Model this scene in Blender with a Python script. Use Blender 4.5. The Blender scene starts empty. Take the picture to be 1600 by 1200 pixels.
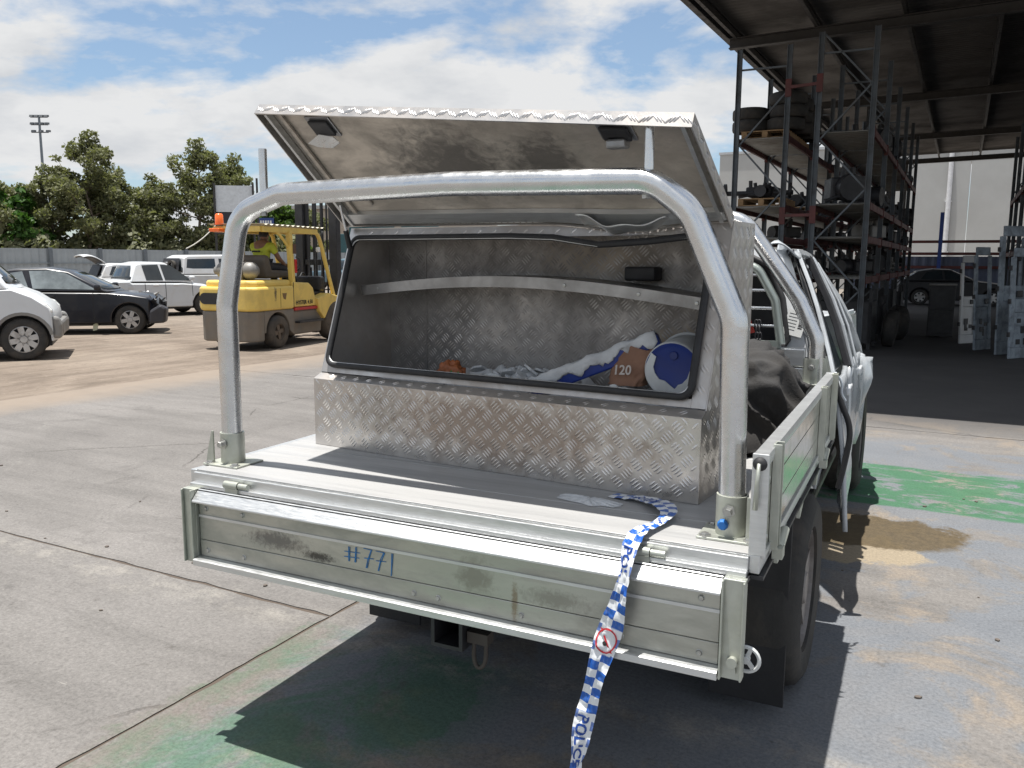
import bpy, bmesh, math, random
from mathutils import Vector, Matrix, noise
R=math.radians; PI=math.pi
sc=bpy.context.scene; col=sc.collection
# ---------------------------------------------------------------- camera, sky, sun, exposure
CH=1.6124
cam=bpy.data.objects.new('camera',bpy.data.cameras.new('camera')); col.objects.link(cam)
cam.location=(0,0,CH)
cam.rotation_euler=(Matrix.Rotation(PI/2-.1467,3,'X')@Matrix.Rotation(.0052,3,'Z')).to_euler()
cam.data.sensor_width=36; cam.data.lens=36*1310.7/1600; cam.data.clip_end=3000; cam.data.clip_start=.05
sc.camera=cam
sc.cycles.max_bounces=6; sc.cycles.diffuse_bounces=3; sc.cycles.glossy_bounces=4; sc.cycles.transmission_bounces=3; sc.cycles.transparent_max_bounces=4; sc.cycles.caustics_reflective=False; sc.cycles.caustics_refractive=False
sc.view_settings.view_transform='Standard'; sc.view_settings.look='None'; sc.view_settings.exposure=0.60; sc.view_settings.gamma=1
SUN=Vector((-.115,-.005,1)).normalized()
w=bpy.data.worlds.new('World'); sc.world=w; w.use_nodes=True
nt=w.node_tree; nt.nodes.clear()
def N(nt,t,**k):
    n=nt.nodes.new(t)
    for a,b in k.items():
        if a in n.inputs.keys() if isinstance(a,str) else False: n.inputs[a].default_value=b
        else: setattr(n,a,b)
    return n
def mth(nt,op,a,b=None,c=None,clamp=False):
    n=nt.nodes.new('ShaderNodeMath'); n.operation=op; n.use_clamp=clamp
    for i,x in enumerate((a,b,c)):
        if x is None: continue
        if isinstance(x,(int,float)): n.inputs[i].default_value=x
        else: nt.links.new(x,n.inputs[i])
    return n.outputs[0]
def ramp(nt,fac,stops,interp='LINEAR'):
    n=nt.nodes.new('ShaderNodeValToRGB'); n.color_ramp.interpolation=interp
    e=n.color_ramp.elements
    while len(e)<len(stops): e.new(.5)
    for i,(p,c) in enumerate(stops):
        e[i].position=p; e[i].color=(*c,1) if not isinstance(c,(int,float)) else (c,c,c,1)
    nt.links.new(fac,n.inputs[0]); return n.outputs[0]
def mix(nt,fac,a,b,blend='MIX'):
    n=nt.nodes.new('ShaderNodeMix'); n.data_type='RGBA'; n.blend_type=blend
    for s,x in ((0,fac),(6,a),(7,b)):
        if isinstance(x,(int,float)): n.inputs[s].default_value=x
        elif isinstance(x,tuple): n.inputs[s].default_value=(*x,1) if len(x)==3 else x
        else: nt.links.new(x,n.inputs[s])
    return n.outputs[2]
def nz(nt,vec,scale,detail=4,rough=.55,dist=0,out=0):
    n=nt.nodes.new('ShaderNodeTexNoise'); n.inputs['Scale'].default_value=scale; n.inputs['Detail'].default_value=min(detail,8)
    n.inputs['Roughness'].default_value=rough; n.inputs['Distortion'].default_value=dist
    if vec is not None: nt.links.new(vec,n.inputs['Vector'])
    return n.outputs[out]
def mapv(nt,vec,loc=(0,0,0),rot=(0,0,0),scale=(1,1,1)):
    n=nt.nodes.new('ShaderNodeMapping'); n.inputs['Location'].default_value=loc; n.inputs['Rotation'].default_value=rot; n.inputs['Scale'].default_value=scale
    nt.links.new(vec,n.inputs['Vector']); return n.outputs[0]
sky=nt.nodes.new('ShaderNodeTexSky'); sky.sky_type='NISHITA'; sky.sun_disc=False
sky.sun_elevation=math.asin(SUN.z); sky.sun_rotation=R(-92); sky.air_density=1.0; sky.dust_density=.6; sky.ozone_density=1.5
tc=nt.nodes.new('ShaderNodeTexCoord'); sx=nt.nodes.new('ShaderNodeSeparateXYZ'); nt.links.new(tc.outputs['Generated'],sx.inputs[0])
zz=mth(nt,'ADD',mth(nt,'MAXIMUM',sx.outputs[2],0.0),.30)
cb=nt.nodes.new('ShaderNodeCombineXYZ')
nt.links.new(mth(nt,'DIVIDE',sx.outputs[0],zz),cb.inputs[0]); nt.links.new(mth(nt,'DIVIDE',sx.outputs[1],zz),cb.inputs[1])
cb.inputs[2].default_value=.0
CLOUD_OFF=(12.4,3.3,.4)
pv=mapv(nt,cb.outputs[0],loc=CLOUD_OFF,scale=(.9,1.0,1))
n1=nz(nt,pv,2.5,8,.58,.15); n2=nz(nt,pv,3.4,7,.58,.1)
cov=ramp(nt,n1,[(.41,0),(.53,1)]); shade=ramp(nt,n2,[(.34,(.80,.82,.85)),(.54,(1,1,1))])
cl=mix(nt,1.0,shade,(12.6,12.7,12.8),'MULTIPLY')
skb=mix(nt,.22,mix(nt,1.0,sky.outputs[0],(1.75,1.92,2.08),'MULTIPLY'),(8.5,10.5,11.8))
bg=nt.nodes.new('ShaderNodeBackground'); bg.inputs[1].default_value=.042
nt.links.new(mix(nt,cov,skb,cl),bg.inputs[0])
wo=nt.nodes.new('ShaderNodeOutputWorld'); nt.links.new(bg.outputs[0],wo.inputs[0])
sl=bpy.data.lights.new('sun','SUN'); sl.energy=5.0; sl.angle=R(.53); sl.color=(1,.965,.91)
so=bpy.data.objects.new('sun',sl); col.objects.link(so); so.rotation_euler=(-SUN).to_track_quat('-Z','Y').to_euler(); so.location=(0,0,30)

# ---------------------------------------------------------------- helpers
GA=R(28); CG,SG=math.cos(GA),math.sin(GA)          # the yard's own grid, turned 28 degrees
def S(u,v,z=0): return Vector((u*CG+v*SG,-u*SG+v*CG,z))
TA=.4535; TO=Vector((-.239,2.321,0))                # the ute's frame
BO=Vector((-.80,.49,.92)); BA=R(-5.5)               # the tool box in the ute's frame
class MB:
    def __init__(s): s.v=[]; s.f=[]; s.M=None; s.uv=None
    def add(s,vs,fs):
        o=len(s.v)
        for p in vs:
            p=Vector(p); s.v.append(s.M@p if s.M else p)
        s.f+= [tuple(i+o for i in f) for f in fs]; return s
    def box(s,x0,x1,y0,y1,z0,z1):
        return s.add([(x,y,z) for z in (z0,z1) for y in (y0,y1) for x in (x0,x1)],[(0,2,3,1),(4,5,7,6),(0,1,5,4),(2,6,7,3),(0,4,6,2),(1,3,7,5)])
    def bar(s,p,q,a,b=None,up=(0,0,1)):
        p,q=Vector(p),Vector(q); b=b or a; d=(q-p).normalized(); up=Vector(up)
        if abs(d.dot(up))>.99: up=Vector((0,1,0))
        x=d.cross(up).normalized()*a/2; y=x.cross(d).normalized()*b/2
        return s.add([p-x-y,p+x-y,p+x+y,p-x+y,q-x-y,q+x-y,q+x+y,q-x+y],[(0,3,2,1),(4,5,6,7),(0,1,5,4),(1,2,6,5),(2,3,7,6),(3,0,4,7)])
    def tube(s,path,r,n=10,cap=True,closed=False):
        P=[Vector(p) for p in path]; m=len(P); rr=r if isinstance(r,(list,tuple)) else [r]*m
        t0=(P[1]-P[0]).normalized(); nrm=t0.orthogonal().normalized(); vs=[]; 
        for i in range(m):
            if closed: t=(P[(i+1)%m]-P[i-1]).normalized()
            else: t=(P[min(i+1,m-1)]-P[max(i-1,0)]).normalized()
            nrm=(nrm-t*nrm.dot(t)).normalized(); b=t.cross(nrm)
            for k in range(n):
                a=2*PI*k/n; vs.append(P[i]+(nrm*math.cos(a)+b*math.sin(a))*rr[i])
        fs=[]
        for i in range(m if closed else m-1):
            j=(i+1)%m
            for k in range(n): fs.append((i*n+k,i*n+(k+1)%n,j*n+(k+1)%n,j*n+k))
        if cap and not closed: fs+=[tuple(range(n-1,-1,-1)),tuple((m-1)*n+k for k in range(n))]
        return s.add(vs,fs)
    def cyl(s,p,q,r,n=12,r2=None): return s.tube([p,q],[r,r if r2 is None else r2],n)
    def prism(s,poly,axis,a,b):
        def P(x,y,h): return {'x':(h,x,y),'y':(x,h,y),'z':(x,y,h)}[axis]
        n=len(poly); vs=[P(x,y,a) for x,y in poly]+[P(x,y,b) for x,y in poly]
        return s.add(vs,[tuple(range(n-1,-1,-1)),tuple(range(n,2*n))]+[(i,(i+1)%n,n+(i+1)%n,n+i) for i in range(n)])
    def lathe(s,prof,c,ax,n=20):
        c,ax=Vector(c),Vector(ax).normalized(); e=ax.orthogonal().normalized(); g=ax.cross(e); vs=[]; fs=[]; m=len(prof)
        for r,h in prof:
            for k in range(n):
                a=2*PI*k/n; vs.append(c+ax*h+(e*math.cos(a)+g*math.sin(a))*r)
        for i in range(m-1):
            for k in range(n): fs.append((i*n+k,i*n+(k+1)%n,(i+1)*n+(k+1)%n,(i+1)*n+k))
        return s.add(vs,fs)
    def grid(s,fn,nu,nv):
        vs=[fn(i/nu,j/nv) for j in range(nv+1) for i in range(nu+1)]
        return s.add(vs,[(j*(nu+1)+i,j*(nu+1)+i+1,(j+1)*(nu+1)+i+1,(j+1)*(nu+1)+i) for j in range(nv) for i in range(nu)])
    def build(s,name,mat,parent=None,bevel=0,smooth=False,sub=0,solid=0,kind=None,seg=2):
        me=bpy.data.meshes.new(name); me.from_pydata([tuple(v) for v in s.v],[],s.f)
        bm=bmesh.new(); bm.from_mesh(me)
        if not solid: bmesh.ops.recalc_face_normals(bm,faces=bm.faces)
        bm.to_mesh(me); bm.free(); me.validate()
        o=bpy.data.objects.new(name,me); col.objects.link(o); me.materials.append(mat)
        if parent: o.parent=parent
        if solid: md=o.modifiers.new('solid','SOLIDIFY'); md.thickness=solid; md.offset=0
        if bevel: md=o.modifiers.new('bevel','BEVEL'); md.width=bevel; md.segments=seg; md.limit_method='ANGLE'; md.angle_limit=R(35); md.harden_normals=False
        if sub: md=o.modifiers.new('sub','SUBSURF'); md.levels=sub; md.render_levels=sub
        if smooth:
            if smooth is True: me.shade_smooth()
            else: me.set_sharp_from_angle(angle=R(smooth)) if hasattr(me,'set_sharp_from_angle') else me.shade_smooth()
        if kind: o['kind']=kind
        return o
def tag(o,label,cat,group=None,kind=None):
    o['label']=label; o['category']=cat
    if group: o['group']=group
    if kind: o['kind']=kind
    return o
def thing(name,label,cat,loc=(0,0,0),rz=0,group=None):
    o=bpy.data.objects.new(name,None); col.objects.link(o); o.location=loc; o.rotation_euler=(0,0,rz); o.empty_display_size=.2
    return tag(o,label,cat,group)
def copy_tree(o,parent=None):
    c=o.copy(); col.objects.link(c); c.parent=parent
    for ch in [x for x in col.objects if x.parent==o]: copy_tree(ch,c)
    return c
def struct(name,mb,mat,**k):
    o=mb.build(name,mat,**k); o['kind']='structure'; return o
def arc(cx,cz,r,a0,a1,n): return [(cx+r*math.cos(R(a0+(a1-a0)*i/n)),cz+r*math.sin(R(a0+(a1-a0)*i/n))) for i in range(n+1)]
def smoothpath(pts,it=2):
    P=[Vector(p) for p in pts]
    for _ in range(it):
        Q=[P[0]]
        for a,b in zip(P,P[1:]): Q+=[a*.75+b*.25,a*.25+b*.75]
        P=Q+[P[-1]]
    return P
def text_mb(txt,size,fn,depth=0):
    cu=bpy.data.curves.new('txt','FONT'); cu.body=txt; cu.size=size; cu.resolution_u=3; cu.offset=size*.022
    ob=bpy.data.objects.new('txt',cu); col.objects.link(ob); me=bpy.data.meshes.new_from_object(ob)
    bpy.data.objects.remove(ob); mb=MB()
    bm=bmesh.new(); bm.from_mesh(me); bmesh.ops.triangulate(bm,faces=bm.faces); 
    mb.add([fn(v.co.x,v.co.y) for v in bm.verts],[tuple(v.index for v in f.verts) for f in bm.faces]); bm.free(); bpy.data.meshes.remove(me)
    return mb

# ---------------------------------------------------------------- materials
MATS={}
def pm(name,c,rough=.6,metal=0,var=.12,scale=6,bump=0,bscale=40,dirt=None,dscale=3,damt=.5,rvar=.1,spec=.5,coat=0,stretch=(1,1,1),stains=()):
    if name in MATS: return MATS[name]
    m=bpy.data.materials.new(name); m.use_nodes=True; nt=m.node_tree; b=nt.nodes['Principled BSDF']
    tc=nt.nodes.new('ShaderNodeTexCoord'); vec=mapv(nt,tc.outputs['Object'],scale=stretch)
    n=nz(nt,vec,scale,5,.6); lo=tuple(x*(1-var) for x in c); hi=tuple(min(1,x*(1+var)) for x in c)
    colr=ramp(nt,n,[(.3,lo),(.7,hi)])
    if dirt:
        d=nz(nt,vec,dscale,7,.65,.4); f=ramp(nt,d,[(max(0,.62-damt*.5),0),(.62,1)])
        f2=mth(nt,'MULTIPLY',f,min(1,damt*1.4)); colr=mix(nt,f2,colr,dirt)
        if metal: nt.links.new(mth(nt,'SUBTRACT',metal,mth(nt,'MULTIPLY',f2,metal*.8)),b.inputs['Metallic'])
        nt.links.new(mth(nt,'ADD',mth(nt,'MULTIPLY',f2,.35),rough,clamp=True),b.inputs['Roughness'])
    else:
        b.inputs['Metallic'].default_value=metal
        nt.links.new(ramp(nt,nz(nt,vec,scale*3,5),[(.3,max(0,rough-rvar)),(.7,min(1,rough+rvar))]),b.inputs['Roughness'])
    for sc_,sr_,scol,samt in stains:      # blotches with a place of their own on the thing
        dv=nt.nodes.new('ShaderNodeVectorMath'); dv.operation='SUBTRACT'; nt.links.new(tc.outputs['Object'],dv.inputs[0]); dv.inputs[1].default_value=sc_
        dd=nt.nodes.new('ShaderNodeVectorMath'); dd.operation='DIVIDE'; nt.links.new(dv.outputs[0],dd.inputs[0]); dd.inputs[1].default_value=sr_
        ln=nt.nodes.new('ShaderNodeVectorMath'); ln.operation='LENGTH'; nt.links.new(dd.outputs[0],ln.inputs[0])
        e=mth(nt,'ADD',mth(nt,'SUBTRACT',1.0,ln.outputs['Value']),mth(nt,'MULTIPLY',mth(nt,'SUBTRACT',nz(nt,tc.outputs['Object'],2.2/max(.02,min(sr_)),7,.7,.5),.5),2.0))
        f3=mth(nt,'MULTIPLY',mth(nt,'MULTIPLY',e,1.6,clamp=True),samt); colr=mix(nt,f3,colr,scol)
    if dirt and not metal: b.inputs['Metallic'].default_value=0
    b.inputs['Specular IOR Level'].default_value=spec; b.inputs['Coat Weight'].default_value=coat
    nt.links.new(colr,b.inputs['Base Color'])
    if bump:
        bp=nt.nodes.new('ShaderNodeBump'); bp.inputs['Strength'].default_value=bump; bp.inputs['Distance'].default_value=.01
        nt.links.new(nz(nt,vec,bscale,5,.6),bp.inputs['Height']); nt.links.new(bp.outputs[0],b.inputs['Normal'])
    MATS[name]=m; return m
ALU=pm('brushed_aluminium',(.66,.67,.67),.42,.9,.08,9,.08,60,stretch=(1,9,9))
ALUF=pm('floor_aluminium',(.46,.46,.458),.46,.45,.07,6,.15,60,dirt=(.32,.317,.31),dscale=3.0,damt=.42,stretch=(.35,5,1))
ALUP=pm('tread_plate_aluminium',(.60,.58,.56),.30,.92,.10,7,.05,30,dirt=(.30,.245,.20),dscale=2.5,damt=.42)
BARS=pm('tread_bar_aluminium',(.64,.62,.60),.27,.93,.1,7,dirt=(.34,.28,.23),dscale=2.5,damt=.35)
DUST=(((.80,0,.145),(.66,.3,.15),(.235,.185,.152),.80),)
ALUPF=pm('dusty_front_plate',(.58,.56,.54),.32,.9,.10,7,.05,30,stains=DUST)
BARSF=pm('dusty_front_bars',(.66,.64,.62),.26,.93,.1,7,stains=(((.80,0,.145),(.66,.3,.15),(.36,.30,.255),.60),))
ALUI=pm('dusty_shaded_plate',(.42,.40,.385),.38,.62,.22,7,.25,14,dirt=(.22,.205,.19),dscale=8,damt=.6,stains=(((.95,.44,.70),(.28,.2,.09),(.36,.31,.25),.75),((1.28,.44,.40),(.16,.2,.10),(.34,.27,.19),.8),((.60,.44,.36),(.35,.2,.16),(.36,.35,.34),.35),((.25,.44,.25),(.2,.2,.3),(.10,.10,.105),.45)))  # dust and stains, with the base lowered to deepen the shade inside
ALUL=pm('grimy_lid_lining',(.62,.56,.49),.40,.6,.18,6,.15,18,dirt=(.26,.225,.195),dscale=5,damt=.42,stretch=(1,1.6,1.6),stains=(((.66,.05,1.0),(.30,.5,.12),(.10,.094,.09),.75),((1.02,.0,.98),(.15,.5,.08),(.09,.085,.08),.7),((1.15,-.05,1.0),(.03,.5,.12),(.50,.46,.40),.7)))
TUBE=pm('mill_finish_tube',(.66,.67,.68),.27,.96,.08,11,.05,80,rvar=.08)
GALV=pm('galvanised_steel',(.50,.52,.47),.45,.8,.15,14,.05,40,dirt=(.42,.42,.33),dscale=5,damt=.3)
GATE=pm('tailgate_aluminium',(.50,.50,.45),.36,.8,.08,5,.05,40,dirt=(.27,.26,.215),dscale=3.2,damt=.34,stretch=(1,3,3),stains=(((-.52,-.05,.745),(.14,.2,.035),(.13,.12,.115),.75),((-.36,-.05,.72),(.07,.2,.018),(.06,.055,.05),.9),((.18,-.05,.75),(.07,.2,.06),(.22,.20,.17),.6),((.42,-.05,.73),(.12,.2,.03),(.24,.225,.195),.6),((.30,-.05,.70),(.012,.2,.07),(.20,.12,.05),.6)))
SIDEG=pm('polished_side_aluminium',(.64,.64,.61),.16,.97,.05,5,.04,30)
BOLT=pm('zinc_bolt',(.45,.45,.43),.4,.9,.2,30)
BLACK=pm('black_rubber',(.018,.018,.02),.6,0,.2,8,.1,60)
TYRE=pm('tyre_rubber',(.03,.029,.028),.8,0,.25,10,.2,60,dirt=(.11,.095,.08),dscale=4,damt=.35)
BLKM=pm('black_steel',(.022,.022,.025),.5,0,.3,8)
WHITE=pm('white_paint',(.60,.62,.64),.28,0,.03,3,spec=.5,coat=.3,dirt=(.52,.50,.46),dscale=1.6,damt=.18)
WHITE2=pm('dusty_white_paint',(.56,.57,.58),.35,0,.04,3,coat=.2,dirt=(.46,.43,.38),dscale=1.3,damt=.3)
DENT=pm('dented_white_panel',(.50,.53,.56),.22,.0,.05,5,.0,8,coat=.4,dirt=(.24,.25,.26),dscale=4,damt=.28)
NAVY=pm('navy_paint',(.006,.007,.013),.28,0,.2,3,coat=.25,dirt=(.03,.028,.026),dscale=2,damt=.2)
GLASS=pm('tinted_glass',(.022,.028,.032),.06,0,.3,2,spec=.7)
GLASS2=pm('pale_window_glass',(.20,.23,.24),.07,0,.5,2.2,spec=.8)
SILV=pm('silver_plastic',(.22,.215,.205),.45,.2,.06,5,dirt=(.16,.14,.12),dscale=2,damt=.3)
ALLOY=pm('alloy_wheel',(.50,.50,.50),.35,.7,.08,6,dirt=(.2,.17,.14),dscale=4,damt=.3)
LAMP=pm('lamp_lens',(.75,.76,.75),.15,0,.1,12,spec=.8)
ORANGE=pm('orange_lens',(.85,.16,.03),.3,0,.08,8)
RED=pm('red_paint',(.42,.03,.03),.45,0,.15,6)
YEL=pm('forklift_yellow',(.74,.53,.13),.45,0,.06,3,dirt=(.42,.31,.12),dscale=2.5,damt=.26,stains=(((-.05,-.66,1.0),(.05,.12,.16),(.06,.045,.03),.9),((-.7,.1,.95),(.2,.06,.05),(.10,.07,.04),.7),((.9,-.62,.80),(.06,.05,.06),(.10,.07,.03),.5)))
GREY=pm('forklift_grey',(.17,.155,.135),.6,0,.15,4,dirt=(.24,.19,.14),dscale=2.5,damt=.4)
HIVIS=pm('hi_vis_yellow',(.46,.52,.05),.8,0,.08,8)
SKIN=pm('skin',(.22,.12,.08),.55,0,.08,9)
DARKC=pm('dark_trousers',(.03,.032,.04),.85,0,.2,9)
HAIRM=pm('dark_hair',(.012,.01,.009),.6)
SEATM=pm('seat_vinyl',(.10,.085,.07),.7,0,.15,7)
TARP=pm('charcoal_canvas',(.030,.029,.029),.85,0,.25,9,.25,140,dirt=(.06,.055,.05),dscale=3,damt=.3)
RACKG=pm('rack_grey_blue',(.10,.115,.13),.5,.3,.15,6,dirt=(.07,.06,.05),dscale=3,damt=.3)
RACKR=pm('rack_red',(.10,.021,.019),.55,0,.2,5,dirt=(.05,.035,.03),dscale=3,damt=.3)
DECK=pm('zinc_decking',(.40,.39,.36),.5,.6,.15,4,dirt=(.2,.17,.14),dscale=2,damt=.35)
PALLET=pm('pallet_pine',(.36,.23,.12),.8,0,.2,8,.2,40,stretch=(1,8,8))
ROOFM=pm('roof_sheet',(.085,.08,.076),.6,.3,.12,2,dirt=(.035,.03,.028),dscale=.8,damt=.4)
STEEL=pm('painted_steel',(.045,.043,.042),.6,.2,.15,3)
CLADB=pm('blue_grey_cladding',(.085,.10,.15),.55,.2,.15,2)
BLUEP=pm('blue_post_paint',(.02,.05,.22),.5)
CONW=pm('tilt_panel_concrete',(.46,.465,.455),.85,0,.06,.6,.1,4,dirt=(.42,.42,.41),dscale=.35,damt=.35)
PIPE=pm('white_downpipe',(.72,.73,.75),.4)
FENCE=pm('zinc_fence_sheet',(.34,.37,.39),.5,.35,.08,1.5)
BEIGE=pm('beige_render',(.43,.38,.32),.85,0,.06,.8)
TEAL=pm('teal_glass',(.045,.12,.14),.25,0,.1,1)
BARK=pm('pale_bark',(.16,.13,.10),.85,0,.3,4,.3,20)
CHALK=pm('blue_crayon',(.035,.17,.40),.8,0,.3,60)
PAPER=pm('white_paper',(.72,.73,.72),.8,0,.05,20)
BLKP=pm('black_print',(.02,.02,.02),.8)
PLASTER=pm('plaster_dust',(.58,.59,.60),.9,0,.2,12,.4,40)
PWHITE=pm('white_plastic',(.66,.68,.68),.45,0,.05,9,dirt=(.45,.44,.42),dscale=6,damt=.3)
PBLUE=pm('blue_plastic',(.012,.035,.22),.4,0,.15,7)
KRAFT=pm('brown_paper_bag',(.26,.14,.09),.8,0,.15,14,.35,18)
TAPEB=(.012,.10,.42)

# ---------------------------------------------------------------- ground
def newmat(name):
    m=bpy.data.materials.new(name); m.use_nodes=True; nt=m.node_tree; return m,nt,nt.nodes['Principled BSDF']
def grid_coords(nt):
    g=nt.nodes.new('ShaderNodeNewGeometry'); p=mapv(nt,g.outputs['Position'],rot=(0,0,GA))
    s=nt.nodes.new('ShaderNodeSeparateXYZ'); nt.links.new(p,s.inputs[0]); return p,s.outputs[0],s.outputs[1]
def band(nt,x,a,b,soft):      # 1 inside a..b
    return mth(nt,'MULTIPLY',mth(nt,'DIVIDE',mth(nt,'SUBTRACT',x,a),soft,clamp=True),mth(nt,'DIVIDE',mth(nt,'SUBTRACT',b,x),soft,clamp=True))
def concrete_mat():
    m,nt,b=newmat('worn_concrete'); p,u,v=grid_coords(nt)
    wob=mth(nt,'MULTIPLY',mth(nt,'SUBTRACT',nz(nt,p,2.4,7,.74),.5),.7)
    uw=mth(nt,'ADD',u,wob); vw=mth(nt,'ADD',v,mth(nt,'MULTIPLY',wob,.8))
    base=ramp(nt,nz(nt,p,.55,8,.62,.3),[(.28,(.128,.120,.114)),(.5,(.163,.154,.146)),(.72,(.195,.184,.175))])
    fine=ramp(nt,nz(nt,p,28,4,.7),[(.25,.82),(.5,1.0),(.75,1.14)])
    base=mix(nt,1,base,fine,'MULTIPLY')
    st=mapv(nt,p,scale=(.35,2.6,1)); base=mix(nt,1,base,ramp(nt,nz(nt,st,1.5,6,.6,.6),[(.30,.82),(.55,1.02),(.8,1.08)]),'MULTIPLY')
    # dark smudges and pale scuffs
    base=mix(nt,ramp(nt,nz(nt,p,1.1,7,.75,1.0),[(.57,0),(.72,.6)]),base,(.085,.079,.075))
    base=mix(nt,ramp(nt,nz(nt,p,13,5,.8,.4),[(.62,0),(.70,.6)]),base,(.07,.064,.06))
    base=mix(nt,ramp(nt,nz(nt,mapv(nt,p,loc=(3,8,0),scale=(1,3.5,1)),9,4,.75),[(.66,0),(.70,.45)]),base,(.30,.285,.26))
    base=mix(nt,ramp(nt,nz(nt,mapv(nt,p,loc=(7,3,0)),1.7,9,.72,.6),[(.60,0),(.72,.6)]),base,(.235,.224,.208))
    vo=nt.nodes.new('ShaderNodeTexVoronoi'); vo.feature='DISTANCE_TO_EDGE'; vo.inputs['Scale'].default_value=.5; nt.links.new(mix(nt,.12,p,nz(nt,p,3,6,.7,out=1)),vo.inputs['Vector'])
    crk=mth(nt,'MULTIPLY',mth(nt,'LESS_THAN',vo.outputs['Distance'],.004),ramp(nt,nz(nt,p,.7,4),[(.50,0),(.56,.75)])); base=mix(nt,crk,base,(.06,.054,.05))
    tn=mth(nt,'MULTIPLY',mth(nt,'DIVIDE',mth(nt,'SUBTRACT',uw,-2.3),.2,clamp=True),ramp(nt,nz(nt,mapv(nt,p,loc=(11,4,0)),1.6,7,.72,.6),[(.50,0),(.60,.75)]))
    base=mix(nt,tn,base,(.222,.188,.153))
    # worn bluish coating right of the ute
    bl=mth(nt,'MULTIPLY',mth(nt,'MULTIPLY',mth(nt,'DIVIDE',mth(nt,'SUBTRACT',uw,-2.3),.2,clamp=True),mth(nt,'DIVIDE',mth(nt,'SUBTRACT',8.5,vw),.4,clamp=True)),
           ramp(nt,nz(nt,mapv(nt,p,loc=(1,9,0)),1.3,8,.66,.5),[(.43,0),(.49,.80)]))
    base=mix(nt,bl,base,mix(nt,nz(nt,p,5,5),(.118,.131,.150),(.160,.173,.192)))
    # worn green line paint
    gm=ramp(nt,nz(nt,mapv(nt,p,loc=(4,2,0),scale=(1,2.0,1)),2.4,7,.78,.5),[(.41,.0),(.49,.90)])
    gm2=ramp(nt,nz(nt,mapv(nt,p,loc=(21.3,9,0),scale=(1.6,1,1)),1.1,9,.74,.5),[(.40,.0),(.52,.60)])
    z1=mth(nt,'MULTIPLY',band(nt,mth(nt,'ADD',v,mth(nt,'MULTIPLY',wob,.22)),5.95,7.22,.04),band(nt,u,-1.9,20,.2)); z2=mth(nt,'MULTIPLY',band(nt,uw,-2.46,-1.45,.06),band(nt,v,-3,2.78,.05))
    z3=mth(nt,'MULTIPLY',band(nt,vw,2.1,2.80,.05),band(nt,u,-2.4,-1.3,.4))
    gf=mth(nt,'MAXIMUM',mth(nt,'MULTIPLY',z1,gm),mth(nt,'MULTIPLY',mth(nt,'MAXIMUM',z2,z3),gm2))
    base=mix(nt,gf,base,mix(nt,nz(nt,p,7,6,.7),(.024,.095,.046),(.060,.165,.088)))
    # broken, chalky edges along the near joint
    jd=mth(nt,'ABSOLUTE',mth(nt,'SUBTRACT',vw,2.72)); jm=mth(nt,'MULTIPLY',mth(nt,'SUBTRACT',1,mth(nt,'DIVIDE',jd,.16,clamp=True)),ramp(nt,nz(nt,p,5,8,.75),[(.45,0),(.6,1)]))
    base=mix(nt,mth(nt,'MULTIPLY',jm,.75),base,(.26,.244,.22))
    j2=mth(nt,'ABSOLUTE',mth(nt,'SUBTRACT',uw,-2.36)); jm2=mth(nt,'MULTIPLY',mth(nt,'SUBTRACT',1,mth(nt,'DIVIDE',j2,.14,clamp=True)),band(nt,v,-3,2.8,.2))
    base=mix(nt,mth(nt,'MULTIPLY',jm2,.6),base,(.15,.125,.11))
    # oily spill with sand beside the ute
    def blob(cu,cv,ru,rv):
        a=mth(nt,'DIVIDE',mth(nt,'SUBTRACT',uw,cu),ru); c=mth(nt,'DIVIDE',mth(nt,'SUBTRACT',vw,cv),rv)
        return mth(nt,'SUBTRACT',1,mth(nt,'ADD',mth(nt,'MULTIPLY',a,a),mth(nt,'MULTIPLY',c,c)),clamp=True)
    SP=SPILL
    sand=ramp(nt,mth(nt,'MULTIPLY',blob(SP[0]-.04,SP[1]-.31,.48,.32),mth(nt,'ADD',.1,mth(nt,'MULTIPLY',nz(nt,p,9,8,.85),1.7))),[(.22,0),(.42,.92)])
    base=mix(nt,sand,base,(.27,.222,.155))
    oil=ramp(nt,mth(nt,'MULTIPLY',blob(SP[0]+.02,SP[1]+.10,.66,.40),mth(nt,'ADD',.1,mth(nt,'MULTIPLY',nz(nt,p,8,8,.86),1.7))),[(.16,0),(.38,.93)])
    base=mix(nt,oil,base,mix(nt,nz(nt,p,18,6,.7),(.030,.024,.016),(.15,.11,.058)))
    grit=nz(nt,p,70,3,.8); base=mix(nt,1,base,ramp(nt,grit,[(.30,.72),(.5,1.0),(.72,1.25)]),'MULTIPLY')
    base=mix(nt,ramp(nt,nz(nt,mapv(nt,p,loc=(2,7,0)),6,8,.8,.8),[(.60,0),(.68,.55)]),base,(.075,.068,.062))
    # shed floor colour darkened to deepen the roof's shade, and blown sand at the yard's edge
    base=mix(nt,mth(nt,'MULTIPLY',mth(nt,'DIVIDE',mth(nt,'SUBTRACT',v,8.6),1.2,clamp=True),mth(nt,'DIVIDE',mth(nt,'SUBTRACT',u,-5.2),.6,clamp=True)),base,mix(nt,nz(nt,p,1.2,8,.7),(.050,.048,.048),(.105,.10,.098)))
    dm=ramp(nt,mth(nt,'ADD',mth(nt,'MULTIPLY',mth(nt,'SUBTRACT',-7.6,u),.55),mth(nt,'SUBTRACT',nz(nt,mapv(nt,p,scale=(1,.5,1)),.8,8,.65),.5)),[(.42,0),(.85,1)])
    base=mix(nt,dm,base,mix(nt,nz(nt,p,3,7,.7),(.19,.156,.127),(.255,.214,.174)))
    nt.links.new(base,b.inputs['Base Color'])
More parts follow.
